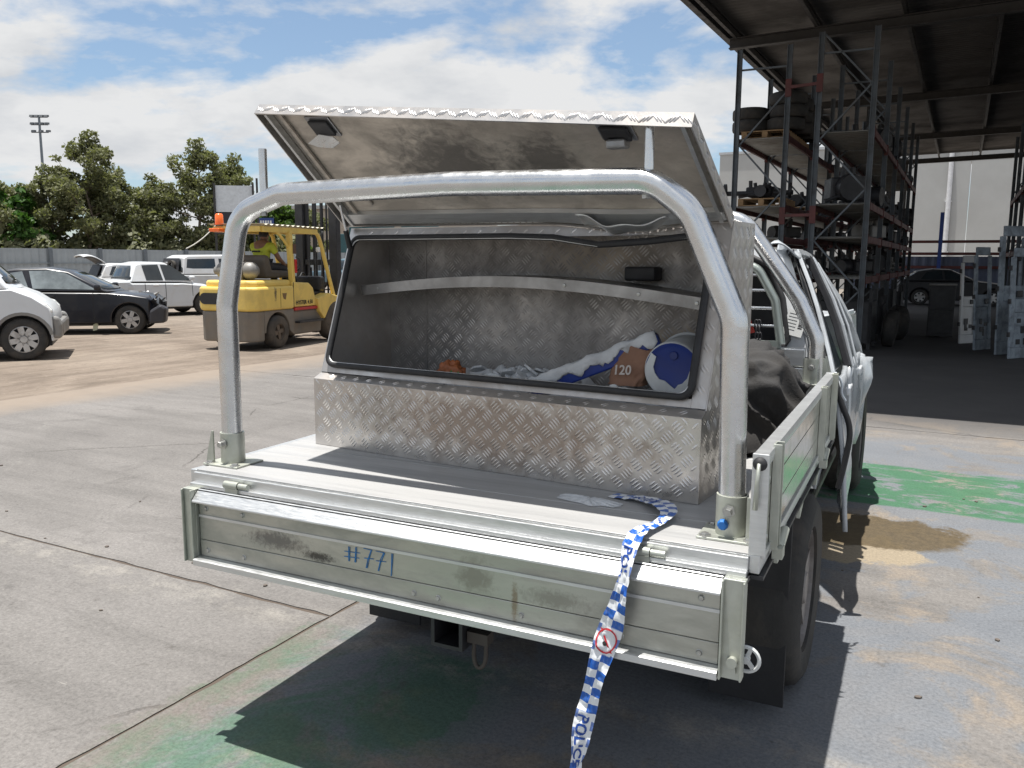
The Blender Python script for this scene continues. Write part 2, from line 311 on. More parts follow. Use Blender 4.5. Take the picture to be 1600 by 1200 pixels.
    nt.links.new(mth(nt,'SUBTRACT',.88,mth(nt,'MULTIPLY',oil,.3)),b.inputs['Roughness']); b.inputs['Specular IOR Level'].default_value=.3
    bp=nt.nodes.new('ShaderNodeBump'); bp.inputs['Strength'].default_value=.35; bp.inputs['Distance'].default_value=.008
    nt.links.new(mth(nt,'ADD',nz(nt,p,16,8,.75),mth(nt,'MULTIPLY',jm,.8)),bp.inputs['Height']); nt.links.new(bp.outputs[0],b.inputs['Normal'])
    return m
SPILL=(-.42,5.28)
def dirt_mat():
    m,nt,b=newmat('dry_dirt'); p,u,v=grid_coords(nt)
    c=ramp(nt,nz(nt,p,.5,9,.66,.5),[(.28,(.125,.101,.083)),(.5,(.195,.160,.130)),(.72,(.262,.221,.181))])
    c=mix(nt,1,c,ramp(nt,nz(nt,mapv(nt,p,scale=(3,.4,1)),1.3,7,.65,.8),[(.3,.72),(.6,1.1)]),'MULTIPLY')
    c=mix(nt,ramp(nt,nz(nt,p,9,5,.8),[(.55,0),(.68,.7)]),c,(.10,.083,.07)); c=mix(nt,ramp(nt,nz(nt,mapv(nt,p,loc=(5,5,0)),5,5,.8),[(.58,0),(.68,.6)]),c,(.28,.237,.195))
    far=mth(nt,'DIVIDE',mth(nt,'SUBTRACT',v,14),8,clamp=True)
    c=mix(nt,mth(nt,'MULTIPLY',far,ramp(nt,nz(nt,p,.6,7,.7),[(.4,.2),(.6,.8)])),c,(.225,.208,.187))
    nt.links.new(c,b.inputs['Base Color']); b.inputs['Roughness'].default_value=.95; b.inputs['Specular IOR Level'].default_value=.15
    bp=nt.nodes.new('ShaderNodeBump'); bp.inputs['Strength'].default_value=.6; bp.inputs['Distance'].default_value=.03
    nt.links.new(nz(nt,p,5,9,.75),bp.inputs['Height']); nt.links.new(bp.outputs[0],b.inputs['Normal']); return m
CONC=concrete_mat(); DIRT=dirt_mat()
g=MB()
def gfun(s,t):
    x=-1500+3000*s; y=-1500+3000*t; return (x,y,-.012)
g.grid(gfun,4,4); struct('ground',g,DIRT)
yard=MB(); P=[S(-9.4,-12,-.005),S(20,-12,-.005),S(20,42,-.005),S(-9.4,42,-.005)]; yard.add(P,[(0,1,2,3)])
yard_o=struct('concrete_yard',yard,pm('joint_dirt',(.085,.066,.052),.95))
US=[-9.45,-2.43,3.62,9.67,15.7,20]; VS=[-12,-3.2,2.82,8.85,14.9,20.9,26.9,32.9,42]
rnd=random.Random(5)
for i in range(len(US)-1):
    for j in range(len(VS)-1):
        if i>0 and j==2: continue
        j2=j+1+(1 if i>0 and j==1 else 0)
        mb=MB(); ga=.006
        pts=[]
        def edge(a,c,n):
            out=[]
            for k in range(n):
                q=a.lerp(c,k/n); d=(c-a).normalized(); nr=Vector((-d.y,d.x,0))
                out.append(q+nr*(rnd.random()**3*.014)*(0 if k==0 else 1))
            return out
        A=[S(US[i]+ga,VS[j]+ga),S(US[i+1]-ga,VS[j]+ga),S(US[i+1]-ga,VS[j2]-ga),S(US[i]+ga,VS[j2]-ga)]
        if i==0:   # ragged outer edge towards the dirt
            A[0]=S(US[0]-.1,VS[j]+ga); A[3]=S(US[0]-.1,VS[j2]-ga)
        n=70 if j in (1,2) and i<2 else 8
        loop=[]
        for k in range(4): loop+=edge(A[k],A[(k+1)%4],n)
        m_=len(loop); vs=[Vector((q.x,q.y,-.0005*((i+j)%2))) for q in loop]+[Vector((q.x,q.y,-.007)) for q in loop]
        mb.add(vs,[tuple(range(m_))]+[(k,k+m_,(k+1)%m_+m_,(k+1)%m_) for k in range(m_)])
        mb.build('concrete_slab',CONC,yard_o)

# ---------------------------------------------------------------- open shed on the right
shed=thing('open_shed','open sided steel shed with dark corrugated roof over the pallet racks','shed',S(-2.6,17.7),-GA)
def SH(u,v): return u+2.6,v-17.7
U0,U1,V0,V1,ZE,SL=-4.5,14.0,9.3,42.0,6.25,.02
def rz(u): return ZE+SL*(u-U0)
roof=MB(); nseg=int((V1-V0)/.19)
vs=[];fs=[]
for k in range(nseg*4+1):
    v=V0+(V1-V0)*k/(nseg*4); h=.022*math.sin(k*PI/2)
    for u in (U0,U1): x,y=SH(u,v); vs.append((x,y,rz(u)+h))
for k in range(nseg*4): fs.append((2*k,2*k+1,2*k+3,2*k+2))
roof.add(vs,fs); roof_o=roof.build('roof',ROOFM,shed,solid=.006,smooth=True)
mb=MB(); x,y=SH(U0-.07,0); mb.box(x-.07,x+.06,V0-17.7,V1-17.7,ZE-.20,ZE-.06); mb.build('gutter',STEEL,roof_o,bevel=.01)
for v in (9.7,17.7,25.7,33.7,41.7):
    mb=MB(); 
    for z0,z1,wd in ((-.42,-.40,.17),(-.24,-.22,.17),(-.40,-.24,.02)):
        x0,y0=SH(U0+.02,v); x1,_=SH(U1,v)
        mb.add([(x,y0+s*wd/2,rz(u)+z) for (x,u) in ((x0,U0),(x1,U1)) for s in (-1,1) for z in (z0,z1)],[(0,1,3,2),(4,6,7,5),(0,4,5,1),(2,3,7,6),(0,2,6,4),(1,5,7,3)])
    mb.build('rafter',STEEL,shed)
    for u in ((-2.55,12.5) if v>20 else (12.5,)):
        x,y=SH(u,v); mb=MB(); z=rz(u)-.43
        mb.box(x-.09,x+.09,y-.11,y-.095,0,z); mb.box(x-.09,x+.09,y+.095,y+.11,0,z); mb.box(x-.012,x+.012,y-.095,y+.095,0,z); mb.box(x-.16,x+.16,y-.16,y+.16,.001,.02)
        mb.build('column',STEEL,shed)
u=U0+.12
while u<U1:
    x,_=SH(u,0); mb=MB(); z=rz(u)-.215; mb.box(x-.04,x+.04,V0-17.7+.05,V1-17.7-.05,z+.16,z+.175); mb.box(x-.008,x+.008,V0-17.7+.05,V1-17.7-.05,z,z+.16); mb.box(x-.008,x+.06,V0-17.7+.05,V1-17.7-.05,z-.012,z)
    mb.build('purlin',STEEL,shed); u+=1.55
# the back: low cladding, girts and a taller blue post
bk=MB(); n=0; vs=[];fs=[]
for k in range(0,201):
    uu=-4.4+k*.09; x,y=SH(uu,41.6); o=(.0 if k%4 in (0,1) else .035)
    vs+=[(x,y+o,.02),(x,y+o,1.86)]
for k in range(200): fs.append((2*k,2*k+2,2*k+3,2*k+1))
bk.add(vs,fs); bk_o=bk.build('back_cladding',CLADB,shed,solid=.004)
for z in (1.40,1.98,2.50):
    mb=MB(); x0,y=SH(-4.4,41.48); x1,_=SH(13.6,41.48); mb.box(x0,x1,y-.04,y+.04,z-.06,z+.06); mb.build('girt',RACKR,bk_o)
for uu in (-.95,5.2,11):
    mb=MB(); x,y=SH(uu,41.38); mb.box(x-.075,x+.075,y-.055,y+.055,0,3.75); mb.build('post',BLUEP,bk_o)

# ---------------------------------------------------------------- pallet racks
def rack(label,u,v,nb,levels,top,dep=.87,bay=2.75,deckz=None,mirror=False):
    t=thing('pallet_rack',label,'pallet rack',S(u,v),-GA,'steel pallet racks under the shed roof')
    def frame(y):
        fr=MB()
        for x in (0,dep):
            fr.box(x-.045,x+.045,y-.006,y+.006,0,top); fr.box(x-.045,x-.035,y-.05,y-.006,0,top); fr.box(x+.035,x+.045,y-.05,y-.006,0,top); fr.box(x-.08,x+.08,y-.08,y+.05,.001,.012)
        f_o=fr.build('upright_frame',RACKG,t)
        z=.25; k=0; h=.86
        while z+h<top:
            br=MB(); a=(.045,y+.012,z) if k%2==0 else (dep-.045,y+.012,z); c=(dep-.045,y+.012,z+h) if k%2==0 else (.045,y+.012,z+h)
            br.bar(a,c,.028,.042,(0,1,0)); br.build('brace',RACKG,f_o); z+=h; k+=1
        br=MB(); br.bar((.045,y+.012,top-.35),(dep-.045,y+.012,top-.35),.028,.042,(0,1,0)); br.build('brace',RACKG,f_o)
    for i in range(nb+1): frame(i*bay)
    for i in range(nb):
        for z in levels:
            for x in (-.02,dep+.02):
                b=MB(); b.box(x-.022,x+.022,i*bay+.055,(i+1)*bay-.055,z-.115,z); 
                for yy in (i*bay+.052,(i+1)*bay-.06): b.box(x-.03,x+.03,yy,yy+.008,z-.16,z+.04)
                b.build('beam',RACKR,t)
            d=MB(); vs=[];fs=[]; m=int(bay/.055)
            for k in range(m+1):
                yy=i*bay+.06+(bay-.12)*k/m; o=.0 if k%4<2 else .028
                vs+=[(.01,yy,z-.032+o),(dep-.01,yy,z-.032+o)]
            for k in range(m): fs.append((2*k,2*k+1,2*k+3,2*k+2))
            d.add(vs,fs); d.build('deck',DECK,t,solid=.003)
    for z in (2.42,4.62):                # red collars on the end frame
        for x in (dep,) if not mirror else (0,):
            c=MB(); c.box(x-.05,x+.05,-.055,.012,z-.15,z+.15); c.build('collar',RACKR,t)
    return t
LV=(.12,1.98,2.83,4.08)
rack('grey pallet rack at the open edge of the shed, loaded with tyres and pallets',-3.8,15.8,5,(1.35,2.05,2.62,3.83),5.35)
rack('grey pallet rack backing onto the tyre rack, beside the shed aisle',-2.38,15.6,5,(1.35,2.05,2.62,3.83),5.45,mirror=True)
rack('tall dark pallet rack across the aisle, behind the stacked van doors',1.15,18.6,4,(1.9,3.4),5.3)
tie=MB(); 
for z in (2.42,4.62):
    sp=MB(); p=S(-2.88,15.7,z); q=S(-2.43,15.6,z); sp.bar(p,q,.03,.05); o=sp.build('row_spacer',RACKR)
    tag(o,'short red tie bar joining the two racks, '+('level with the tyres' if z>4 else 'level with the lower pallet'),'tie bar','red tie bars')
# ---- pallets
def make_pallet():
    t=thing('pallet','','pallet')
    for y in (-.5,-.25,0,.25,.5):
        MB().box(-.42,.42,y-.05,y+.05,.118,.138).build('board',PALLET,t,bevel=.003)
    for x in (-.37,0,.37):
        MB().box(x-.05,x+.05,-.55,.55,.02,.117).build('bearer',PALLET,t,bevel=.003)
    for y in (-.5,0,.5): MB().box(-.42,.42,y-.05,y+.05,0,.019).build('board',PALLET,t,bevel=.003)
    return t
pal=make_pallet()
def put(o,first,loc,rz_,label,group):
    c=o if first else copy_tree(o); c.location=loc; c.rotation_euler=(0,0,rz_); c['label']=label; c['group']=group; return c
put(pal,True,S(-3.36,16.55,2.62),-GA,'pine pallet holding dark car parts on the lower rack shelf','pallets on the racks')
put(pal,False,S(-3.36,16.6,3.83),-GA,'pine pallet under the stacked tyres at the end of the rack','pallets on the racks')
put(pal,False,S(-3.36,17.75,3.83),-GA,'pine pallet under the tyres deeper in the rack','pallets on the racks')
put(pal,False,S(-3.36,19.4,2.62),-GA,'pine pallet on the second bay of the lower shelf','pallets on the racks')
# ---- tyres
def tyre_mesh():
    mb=MB(); prof=[(.21,-.07),(.215,-.1),(.29,-.108),(.325,-.085),(.335,-.05),(.335,.05),(.325,.085),(.29,.108),(.215,.1),(.21,.07),(.21,-.07)]
    mb.lathe(prof,(0,0,0),(0,0,1),26); return mb
ty=tyre_mesh().build('tyre',TYRE,smooth=True); tfirst=True
def put_tyre(u,v,z,label,tilt=0):
    global tfirst
    o=ty if tfirst else ty.copy()
    if not tfirst: col.objects.link(o)
    tfirst=False; o.location=S(u,v,z); o.rotation_euler=(tilt,0,rnd.random()*3); tag(o,label,'tyre','tyres stacked on the rack')
TL='black tyre lying in the stack on the top rack shelf'
for (u,v,n) in ((-3.68,16.35,2),(-3.02,16.3,3),(-3.68,17.1,2),(-3.0,17.05,3),(-3.66,17.9,2),(-2.98,17.85,3)):
    for k in range(n): put_tyre(u+rnd.uniform(-.04,.04),v+rnd.uniform(-.03,.03),3.97+.109+k*.217,TL)
# ---- dark car parts lying on the decks: gearboxes, engines, bumpers
def lump(name,label,cat,loc,rz_,size,seed,mat,group=None,axle=True):
    rr=random.Random(seed); t=thing(name,label,cat,loc,rz_,group); sx,sy,sz=size
    mb=MB(); mb.box(-sx*.4,sx*.4,-sy*.3,sy*.3,sz*.12,sz*.62); mb.build('casting',mat,t,bevel=.03)
    mb=MB(); mb.lathe([(0,-sy*.5),(sz*.30,-sy*.5),(sz*.34,-sy*.3),(sz*.22,-sy*.1),(0,-sy*.1)],(sx*.05,-sy*.05,sz*.36),(0,1,0),14); mb.build('bell_housing',mat,t,smooth=40)
    mb=MB(); mb.cyl((-sx*.2,sy*.2,sz*.40),(-sx*.1,sy*.55,sz*.34),sz*.13,10,sz*.07); mb.build('tail_shaft',mat,t)
    for k in range(4):
        x=rr.uniform(-.35,.35)*sx; y=rr.uniform(-.25,.25)*sy; mb=MB(); h=rr.uniform(.65,1.0)*sz
        mb.cyl((x,y,sz*.55),(x+rr.uniform(-.05,.05),y,h),sz*.10,8); mb.build('fitting',mat,t)
    if axle: mb=MB(); mb.tube(smoothpath([(-sx*.55,-sy*.35,.04),(-sx*.2,-sy*.45,sz*.2),(sx*.3,-sy*.4,sz*.1),(sx*.55,-sy*.3,.05)]),.03,8); mb.build('pipe',mat,t)
    return t
GP='loose mechanical parts on the racks'
lump('gearbox','dark gearbox lying on the pine pallet of the lower rack shelf','gearbox',S(-3.42,16.5,2.761),-GA,(.7,.9,.36),1,BLKM,GP)
lump('engine','black engine sitting on the lower shelf of the inner rack','engine',S(-2.0,16.4,2.625),-GA+.4,(.7,.8,.75),2,BLKM,GP)
lump('engine','smaller black engine behind the first on the inner rack shelf','engine',S(-1.9,17.7,2.625),-GA+1.4,(.6,.8,.6),3,BLKM,GP)
lump('gearbox','gearbox lying on the second bay pallet of the lower shelf','gearbox',S(-3.3,19.4,2.761),-GA,(.7,.9,.4),4,BLKM,GP)
ax=thing('axle_assembly','long dark axle lying across the pine pallet at the rack end','axle',S(-3.45,16.15,2.76),-GA+.12,GP)
MB().cyl((-.62,0,.10),(.62,0,.10),.045,10).build('axle_tube',BLKM,ax)
MB().lathe([(.05,-.12),(.12,-.06),(.13,.06),(.05,.12)],(.15,0,.13),(0,1,0),14).build('differential',BLKM,ax,smooth=50)
for x in (-.60,.56): MB().lathe([(.0,-.02),(.14,-.02),(.14,.03),(0,.03)],(x,0,.14),(1,0,0),16).build('brake_drum',BLKM,ax,smooth=50)
k=0
for (u,v,z,nm) in ((-1.95,19.2,3.835,'engine'),(-1.9,21.2,3.835,'engine'),(-3.3,22.5,2.625,'gearbox'),(-1.95,22.6,2.625,'engine'),(-3.3,25.0,2.625,'gearbox'),(-1.95,25.6,2.625,'engine'),(-1.95,24.6,3.835,'gearbox'),(-1.9,28,2.625,'gearbox'),(-1.95,20.5,2.055,'gearbox'),(-1.95,23.8,2.055,'engine'),(-1.95,26.6,1.355,'engine'),(-1.95,18.4,1.355,'gearbox'),(-1.95,21.4,1.355,'engine')):
    k+=1; lump(nm,'dark '+nm+' stored deep in the shed racks','car part',S(u,v,z),-GA+k,(.65,.8,.45+.2*(k%3)),10+k,BLKM,'parts deep in the racks')
# ---- tilt-panel building behind the shed
hall=thing('warehouse','pale grey tilt panel warehouse wall behind the shed','building',S(-14,54),-GA)
for i in range(5):
    w_=MB(); w_.box(i*7+.012,i*7+6.988,0,.18,0,8.2); w_.build('wall_panel',CONW,hall,bevel=.01)
MB().box(-.05,35.05,-.06,12,8.202,8.35).build('roof_edge',pm('pale_flashing',(.5,.52,.54),.5),hall)
MB().box(0,.18,.2,12,0,8.19).build('side_wall',CONW,hall)
dp=MB(); dp.cyl((13.0,-.14,.0),(13.0,-.14,8.0),.13,12); dp.build('downpipe',PIPE,hall,smooth=40)
for z in (2.2,5.0): MB().box(12.82,13.18,-.16,-.01,z-.03,z+.03).build('pipe_strap',PIPE,hall)
# ---- fence of corrugated sheet panels along the far side of the yard
F0=Vector((-23.8,39,0)); FD=Vector((1.39,2.09,0)); FL_=FD.length
fence=thing('boundary_fence','pale zinc sheet boundary fence below the trees','fence',F0,math.atan2(FD.y,FD.x))
vs=[];fs=[]; m=27
for k in range(m+1):
    x=k/m*FL_; vs+=[(x,(.0 if k%4 in (0,1) else .04),.05),(x,(.0 if k%4 in (0,1) else .04),2.05)]
for k in range(m): fs.append((2*k,2*k+2,2*k+3,2*k+1))
pan=MB().add(vs,fs).build('sheet_panel',FENCE,fence,solid=.004)
pst=MB().box(-.07,.07,-.14,-.02,0,2.1).build('post',pm('fence_post_grey',(.14,.16,.18),.6),fence)
rls=[MB().box(0,FL_,-.055,-.005,z-.03,z+.03).build('rail',pm('fence_rail_grey',(.25,.28,.3),.6),fence) for z in (.55,1.35)]
for k in range(-6,22):
    if k==0: continue
    for o in [pan,pst]+rls:
        c=o.copy(); col.objects.link(c); c.location=(k*FL_,0,0)

# ---------------------------------------------------------------- the ute with its tray
def fillet(pts,r,n=6):
    P=[Vector(p) for p in pts]; out=[P[0]]
    for a,b,c in zip(P,P[1:],P[2:]):
        d1=(a-b).normalized(); d2=(c-b).normalized(); ang=d1.angle(d2); l=min(r/math.tan(ang/2),(a-b).length*.49,(c-b).length*.49)
        s=b+d1*l; e=b+d2*l
        for k in range(n+1):
            t=k/n; out.append(s*(1-t)**2+b*2*t*(1-t)+e*t*t)
    return out+[P[-1]]
def wheel(parent,c,r,w,side,rim=ALLOY,style='spoke',ns=6,tyre=TYRE,rr=.64):
    """side: -1 or +1 = direction of local Y that the outer face looks to (axis along local Y)"""
    mb=MB(); ri=r*rr
    prof=[(ri*.97,-w*.30),(ri,-w*.46),(r*.86,-w*.5),(r*.965,-w*.40),(r,-w*.25),(r,w*.25),(r*.965,w*.40),(r*.86,w*.5),(ri,w*.46),(ri*.97,w*.30)]
    mb.lathe(prof,c,(0,side,0),34); t=mb.build('wheel',tyre,parent,smooth=50)
    rb=MB(); cx,cy,cz=c
    rb.lathe([(ri*.99,w*.40),(ri*.93,w*.42),(ri*.90,w*.20),(ri*.88,-w*.2)],c,(0,side,0),30)
    Mx=Matrix.Translation(c)@Matrix.Rotation(0 if side<0 else PI,4,'Z')
    rb.M=Mx
    for k in range(ns):
        a=2*PI*k/ns+.2; d=Vector((math.cos(a),0,math.sin(a))); tn=Vector((-math.sin(a),0,math.cos(a)))
        wi,wo=(.16*r,.13*r) if style=='spoke' else (.20*r,.17*r)
        y0=-w*.36; y1=-w*.40
        p=[d*ri*.15-tn*wi*.8,d*ri*.15+tn*wi*.8,d*ri*.92+tn*wo,d*ri*.92-tn*wo]
        rb.add([q+Vector((0,y0,0)) for q in p]+[q+Vector((0,y0+w*.12,0)) for q in p],[(0,1,2,3),(7,6,5,4),(0,4,5,1),(1,5,6,2),(2,6,7,3),(3,7,4,0)])
    rb.lathe([(0,.0),(ri*.24,0),(ri*.30,.02),(ri*.30,.06)],(0,-w*.42,0),(0,1,0),16)
    rb.build('rim',rim,t)
    dk=MB(); dk.lathe([(0,0),(ri*.9,0)],(cx,cy-side*w*.05,cz),(0,side,0),20); dk.build('brake_disc',BLKM,t)
    return t
ute=thing('tray_ute','crashed white ute with an aluminium drop side tray and bent cab','ute',TO,-TA)
H=.92
# tray frame and floor
mb=MB(); mb.box(-.9,.9,.004,.05,.868,.9155); mb.box(-.9,.9,1.70,1.75,.868,.9155)
for x in (-.9,.855): mb.box(x,x+.045,.05,1.70,.868,.9155)
for y in (.35,.7,1.05,1.4): mb.box(-.855,.855,y,y+.05,.83,.9155)
for x in (-.48,.42): mb.box(x,x+.06,.05,1.7,.74,.83)
tray=mb.build('tray',ALU,ute)
y=.002
while y<1.74:
    e=min(y+.1985,1.75); MB().box(-.898,.898,y,e-.003,.916,.920).build('floor_plank',ALUF,tray,bevel=.0012,seg=1); y+=.1985
MB().box(-.898,.898,.052,1.698,.9157,.9159).build('floor_light_block',ALU,tray)  # sheet added under the planks to stop sun through their gaps
MB().box(-.905,.905,-.046,.05,.858,.8675).build('rear_light_block',BLKM,tray)  # plate added to block sun between tray and tailgate
MB().box(-.952,-.86,.06,1.75,.858,.8675).build('side_light_block',BLKM,tray)  # plate added to block sun down the left side gap
MB().box(.86,.935,.0,1.75,.858,.8675).build('side_light_block',BLKM,tray)  # same added light block along the right edge
MB().box(-.9,.9,-.012,.002,.880,.9135).build('rear_rail',ALU,tray,bevel=.002)
MB().box(-.9,.9,-.030,-.012,.868,.882).build('rear_rail_lip',ALU,tray,bevel=.002)
for x in (-.925,.9): MB().box(x,x+.025,0,1.72,.872,.918).build('side_rail',ALU,tray,bevel=.002)
for x in (-.70,.653):
    h=MB(); h.cyl((x-.045,-.028,.894),(x+.012,-.028,.894),.013,12); h.cyl((x+.014,-.028,.894),(x+.05,-.028,.894),.0095,12); h.box(x-.04,x+.012,-.036,-.012,.868,.89); h.build('hinge',GALV,tray,smooth=40)
for y in (.3,.75,1.2):   # little brackets below the right edge
    b=MB(); b.prism([(y,.868),(y+.16,.868),(y+.02,.80),(y,.80)],'x',.915,.925); b.build('edge_bracket',GALV,tray)
# hanging tailgate
def gate(name,flip,parent,M,length,mat,posts=()):
    t=MB(); t.M=M; t.box(-length/2,length/2,-.038,-.034,.632,.866); g_=t.build(name,mat,parent)
    for z0,z1,y0 in ((.784,.829,-.046),(.702,.782,-.046),(.646,.700,-.046)):
        p=MB(); p.M=M; p.box(-length/2+.004,length/2-.004,y0,-.0385,z0,z1); p.build('gate_plank',mat,g_,bevel=.0015,seg=1)
    p=MB(); p.M=M; p.box(-length/2+.004,length/2-.004,-.050,-.0465,.778,.7865); p.build('ridge',ALU,g_)
    p=MB(); p.M=M; prof=[(-.036,.869),(-.041,.8695),(-.073,.8365),(-.073,.8315),(-.066,.8300),(-.036,.83)]; p.prism(prof,'x',-length/2,length/2-.0); p.build('top_flange',ALU,g_,bevel=.0012)
    p=MB(); p.M=M; p.prism([(-.036,.622),(-.080,.622),(-.080,.640),(-.074,.6425),(-.050,.6455),(-.036,.6455)],'x',-length/2,length/2); p.build('bottom_flange',ALU,g_)
    return g_
tg=gate('tailgate',0,ute,Matrix.Identity(4),1.70,GATE)
for sx in (-1,1):
    e=MB(); x0=sx*.852; e.box(min(x0,sx*.905),max(x0,sx*.905),-.056,-.030,.621,.870); e.box(min(sx*.852,sx*.857),max(sx*.852,sx*.857),-.074,-.0565,.622,.870); e.box(min(sx*.900,sx*.905),max(sx*.900,sx*.905),-.066,-.0565,.622,.868)
    e.build('end_channel',GALV,tg,bevel=.002)
for x in (-.815,-.66,-.02,.06,.32,.60,.80):
    for z in (.808,.668):
        if abs(x)<.5 and z>.7: continue
        b=MB(); b.lathe([(0,.006),(.006,.005),(.0075,.001),(.009,0)],(x,-.0465,z),(0,-1,0),10); b.build('bolt',BOLT,tg)
HY=-.022
hw=MB(); hw.tube([Vector((.908+.031*math.cos(a),HY,.664+.031*math.sin(a))) for a in [2*PI*k/24 for k in range(24)]],.0052,6,closed=True)
for a in (1.2,3.3,5.4): hw.bar((.908,HY,.664),(.908+.031*math.cos(a),HY,.664+.031*math.sin(a)),.010,.006,(0,1,0))
hw.cyl((.908,HY-.01,.664),(.908,HY+.01,.664),.009,12); hw.build('hand_wheel',PWHITE,tg,smooth=40)
kb=MB(); kb.cyl((.882,-.070,.668),(.882,-.0525,.668),.013,14); kb.bar((.884,-.064,.664),(.888,-.062,.640),.010,.008,(0,1,0)); kb.build('latch_knob',GALV,tg,smooth=40)
# the crayon number on the tailgate
def stroke(lst,sx,sz,x0,z0,y,w_,name,mat,parent):
    mb=MB(); rr=random.Random(3)
    for st in lst:
        P=[Vector((x0+a*sx,y,z0+b*sz)) for a,b in st]
        for p,q in zip(P,P[1:]):
            n_=6
            for o in (-.5,.1,.55):
                off=Vector((o*w_*.8,-.0002*(o+.6),0))
                mb.bar(p+off+Vector((rr.uniform(-.002,.002),0,0)),q+off+Vector((rr.uniform(-.002,.002),0,0)),w_*.42,.0006,(0,1,0))
    return mb.build(name,mat,parent)
num=[[(0,.42),(.5,.46)],[(.02,.68),(.52,.72)],[(.14,.22),(.16,.95)],[(.36,.22),(.40,.98)],
     [(.68,1.0),(.92,.98),(.80,.5),(.76,.05)],[(.68,.52),(.98,.56)],[(1.08,.98),(1.34,.96),(1.22,.5),(1.16,.02)],[(1.08,.50),(1.40,.54)],[(1.62,1.0),(1.58,-.1)]]
stroke(num,.105,.062,-.262,.712,-.0475,.0042,'chalk_number',CHALK,tg)
# right drop side, standing up
sgate=MB().box(.901,.922,.012,1.62,.922,1.160).build('side_gate',SIDEG,ute)
for z0,z1 in ((.926,.992),(.994,1.074),(1.076,1.132)):
    MB().box(.9225,.928,.014,1.618,z0,z1).build('gate_plank',SIDEG,sgate,bevel=.0015,seg=1)
MB().prism([(.899,1.164),(.899,1.158),(.9225,1.158),(.9225,1.134),(.931,1.134),(.934,1.150),(.932,1.164)],'y',.012,1.62).build('top_flange',ALU,sgate)
MB().box(.9225,.934,.014,1.618,.908,.9245).build('bottom_flange',ALU,sgate,bevel=.002)
for y in (.118,1.16,1.56):
    p=MB(); p.box(.9285,.950,y-.022,y-.017,.905,1.172); p.box(.9285,.950,y+.017,y+.022,.905,1.172); p.box(.9285,.9335,y-.017,y+.017,.905,1.172); p.build('gate_channel',GALV,sgate,bevel=.001)
    if y<1.5:
        l=MB(); l.cyl((.948,y+.03,.895),(.948,y+.12,.918),.012,10); l.box(.9345,.960,y+.0,y+.04,.875,.903); l.build('gate_latch',GALV,sgate,smooth=40)
for y in (-.002,1.621):
    MB().box(.897,.936,y,y+.013,.918,1.166).build('end_plate',ALU,sgate,bevel=.002)
for z in (.955,1.10): MB().lathe([(0,.006),(.005,.005),(.007,0)],(.928,.045,z),(1,0,0),8).build('bolt',BOLT,sgate)
q=MB(); q.lathe([(0,.012),(.009,.012),(.016,.004),(.017,0)],(.915,-.0025,1.142),(0,-1,0),16); q.build('rubber_buffer',BLACK,sgate,smooth=True)
q=MB(); q.tube([(.915,-.016,1.146),(.913,-.020,1.10),(.911,-.018,1.035)],[.0045,.005,.0065],8); q.build('drop_pin',GALV,sgate,smooth=True)
q=MB(); q.tube(smoothpath([(.935,1.60,1.17),(.96,1.63,1.13),(.958,1.64,1.08),(.975,1.66,1.05)]),.005,8); q.build('tie_cord',pm('pale_cord',(.55,.6,.65),.7),sgate,smooth=True)
# left drop side, hanging open
gate('side_gate',0,ute,Matrix.Translation((-.868,.90,0))@Matrix.Rotation(-PI/2,4,'Z'),1.66,GATE)
MB().box(-.952,-.926,.06,1.73,.871,.885).build('gate_lip',ALU,tray)
# loop bars with sockets
def loopbar(name,path,y,pins=(),rad=.135,r=.034,par=ute,base=.92,xs=(-.852,.832)):
    o=MB(); P=fillet([(x,y+dy,z) for x,dy,z in path],rad,9); o.tube(P,r,18); lb=o.build(name,TUBE,par,smooth=60)
    for x in xs:
        sk=MB(); sk.lathe([(r+.001,0),(r+.006,0),(r+.006,.105),(r+.001,.105)],(x,y,base+.004),(0,0,1),20)
        sk.build('socket',GALV,lb,smooth=50)
        s=1 if x>0 else -1
        bp_=MB(); bp_.box(x-.075,x+.075,y-.065,y+.065,base+.0005,base+.0065); bp_.build('base_plate',GALV,lb,bevel=.002)
        for gy in (-.045,.039):
          gs=MB(); gs.prism([(x+s*.044,base+.007),(x+s*.078,base+.007),(x+s*.074,base+.03),(x+s*.05,base+.115),(x+s*.044,base+.115)],'y',y+gy,y+gy+.006); gs.build('gusset',GALV,lb)
        for (bx,by,bz,ax) in ((x,y-.043,base+.075,(0,-1,0)),(x-.055,y-.05,base+.006,(0,0,1)),(x+.055,y-.05,base+.006,(0,0,1)),(x-.055,y+.05,base+.006,(0,0,1))):
            b=MB(); big=ax[1]!=0; h=.02 if big else .008
            b.lathe([(0,h),(.010,h),(.011,h-.002),(.011,.003),(.017,.0028),(.017,0)],(bx,by,bz),ax,6); b.build('bolt',BOLT,lb)
        if name=='rear_loop_bar' and s>0:
            b=MB(); b.lathe([(0,.016),(.010,.016),(.014,.010),(.014,0)],(x-.012,y-.043,base+.040),(0,-1,0),10); b.build('blue_cap',pm('blue_cap_plastic',(.02,.16,.50),.4),lb)
    for (x,z0,z1) in pins:
        p=MB(); p.cyl((x,y,z0),(x,y,z1),.013,14); p.build('stake_pin',TUBE,lb,smooth=40)
        b=MB(); b.lathe([(0,0),(.012,0),(.012,.012),(.006,.012),(.006,.022)],(x-.005,y,z0-.052),(0,0,1),6); b.build('bolt',BOLT,lb)
    return lb
rl=loopbar('rear_loop_bar',[(-.852,0,.93),(-.850,0,1.46),(-.785,0,1.755),(-.60,0,1.814),(0,0,1.824),(.60,0,1.812),(.70,0,1.735),(.818,0,1.47),(.832,0,.93)],.12,pins=((-.672,1.80,1.955),(.588,1.82,1.965)))
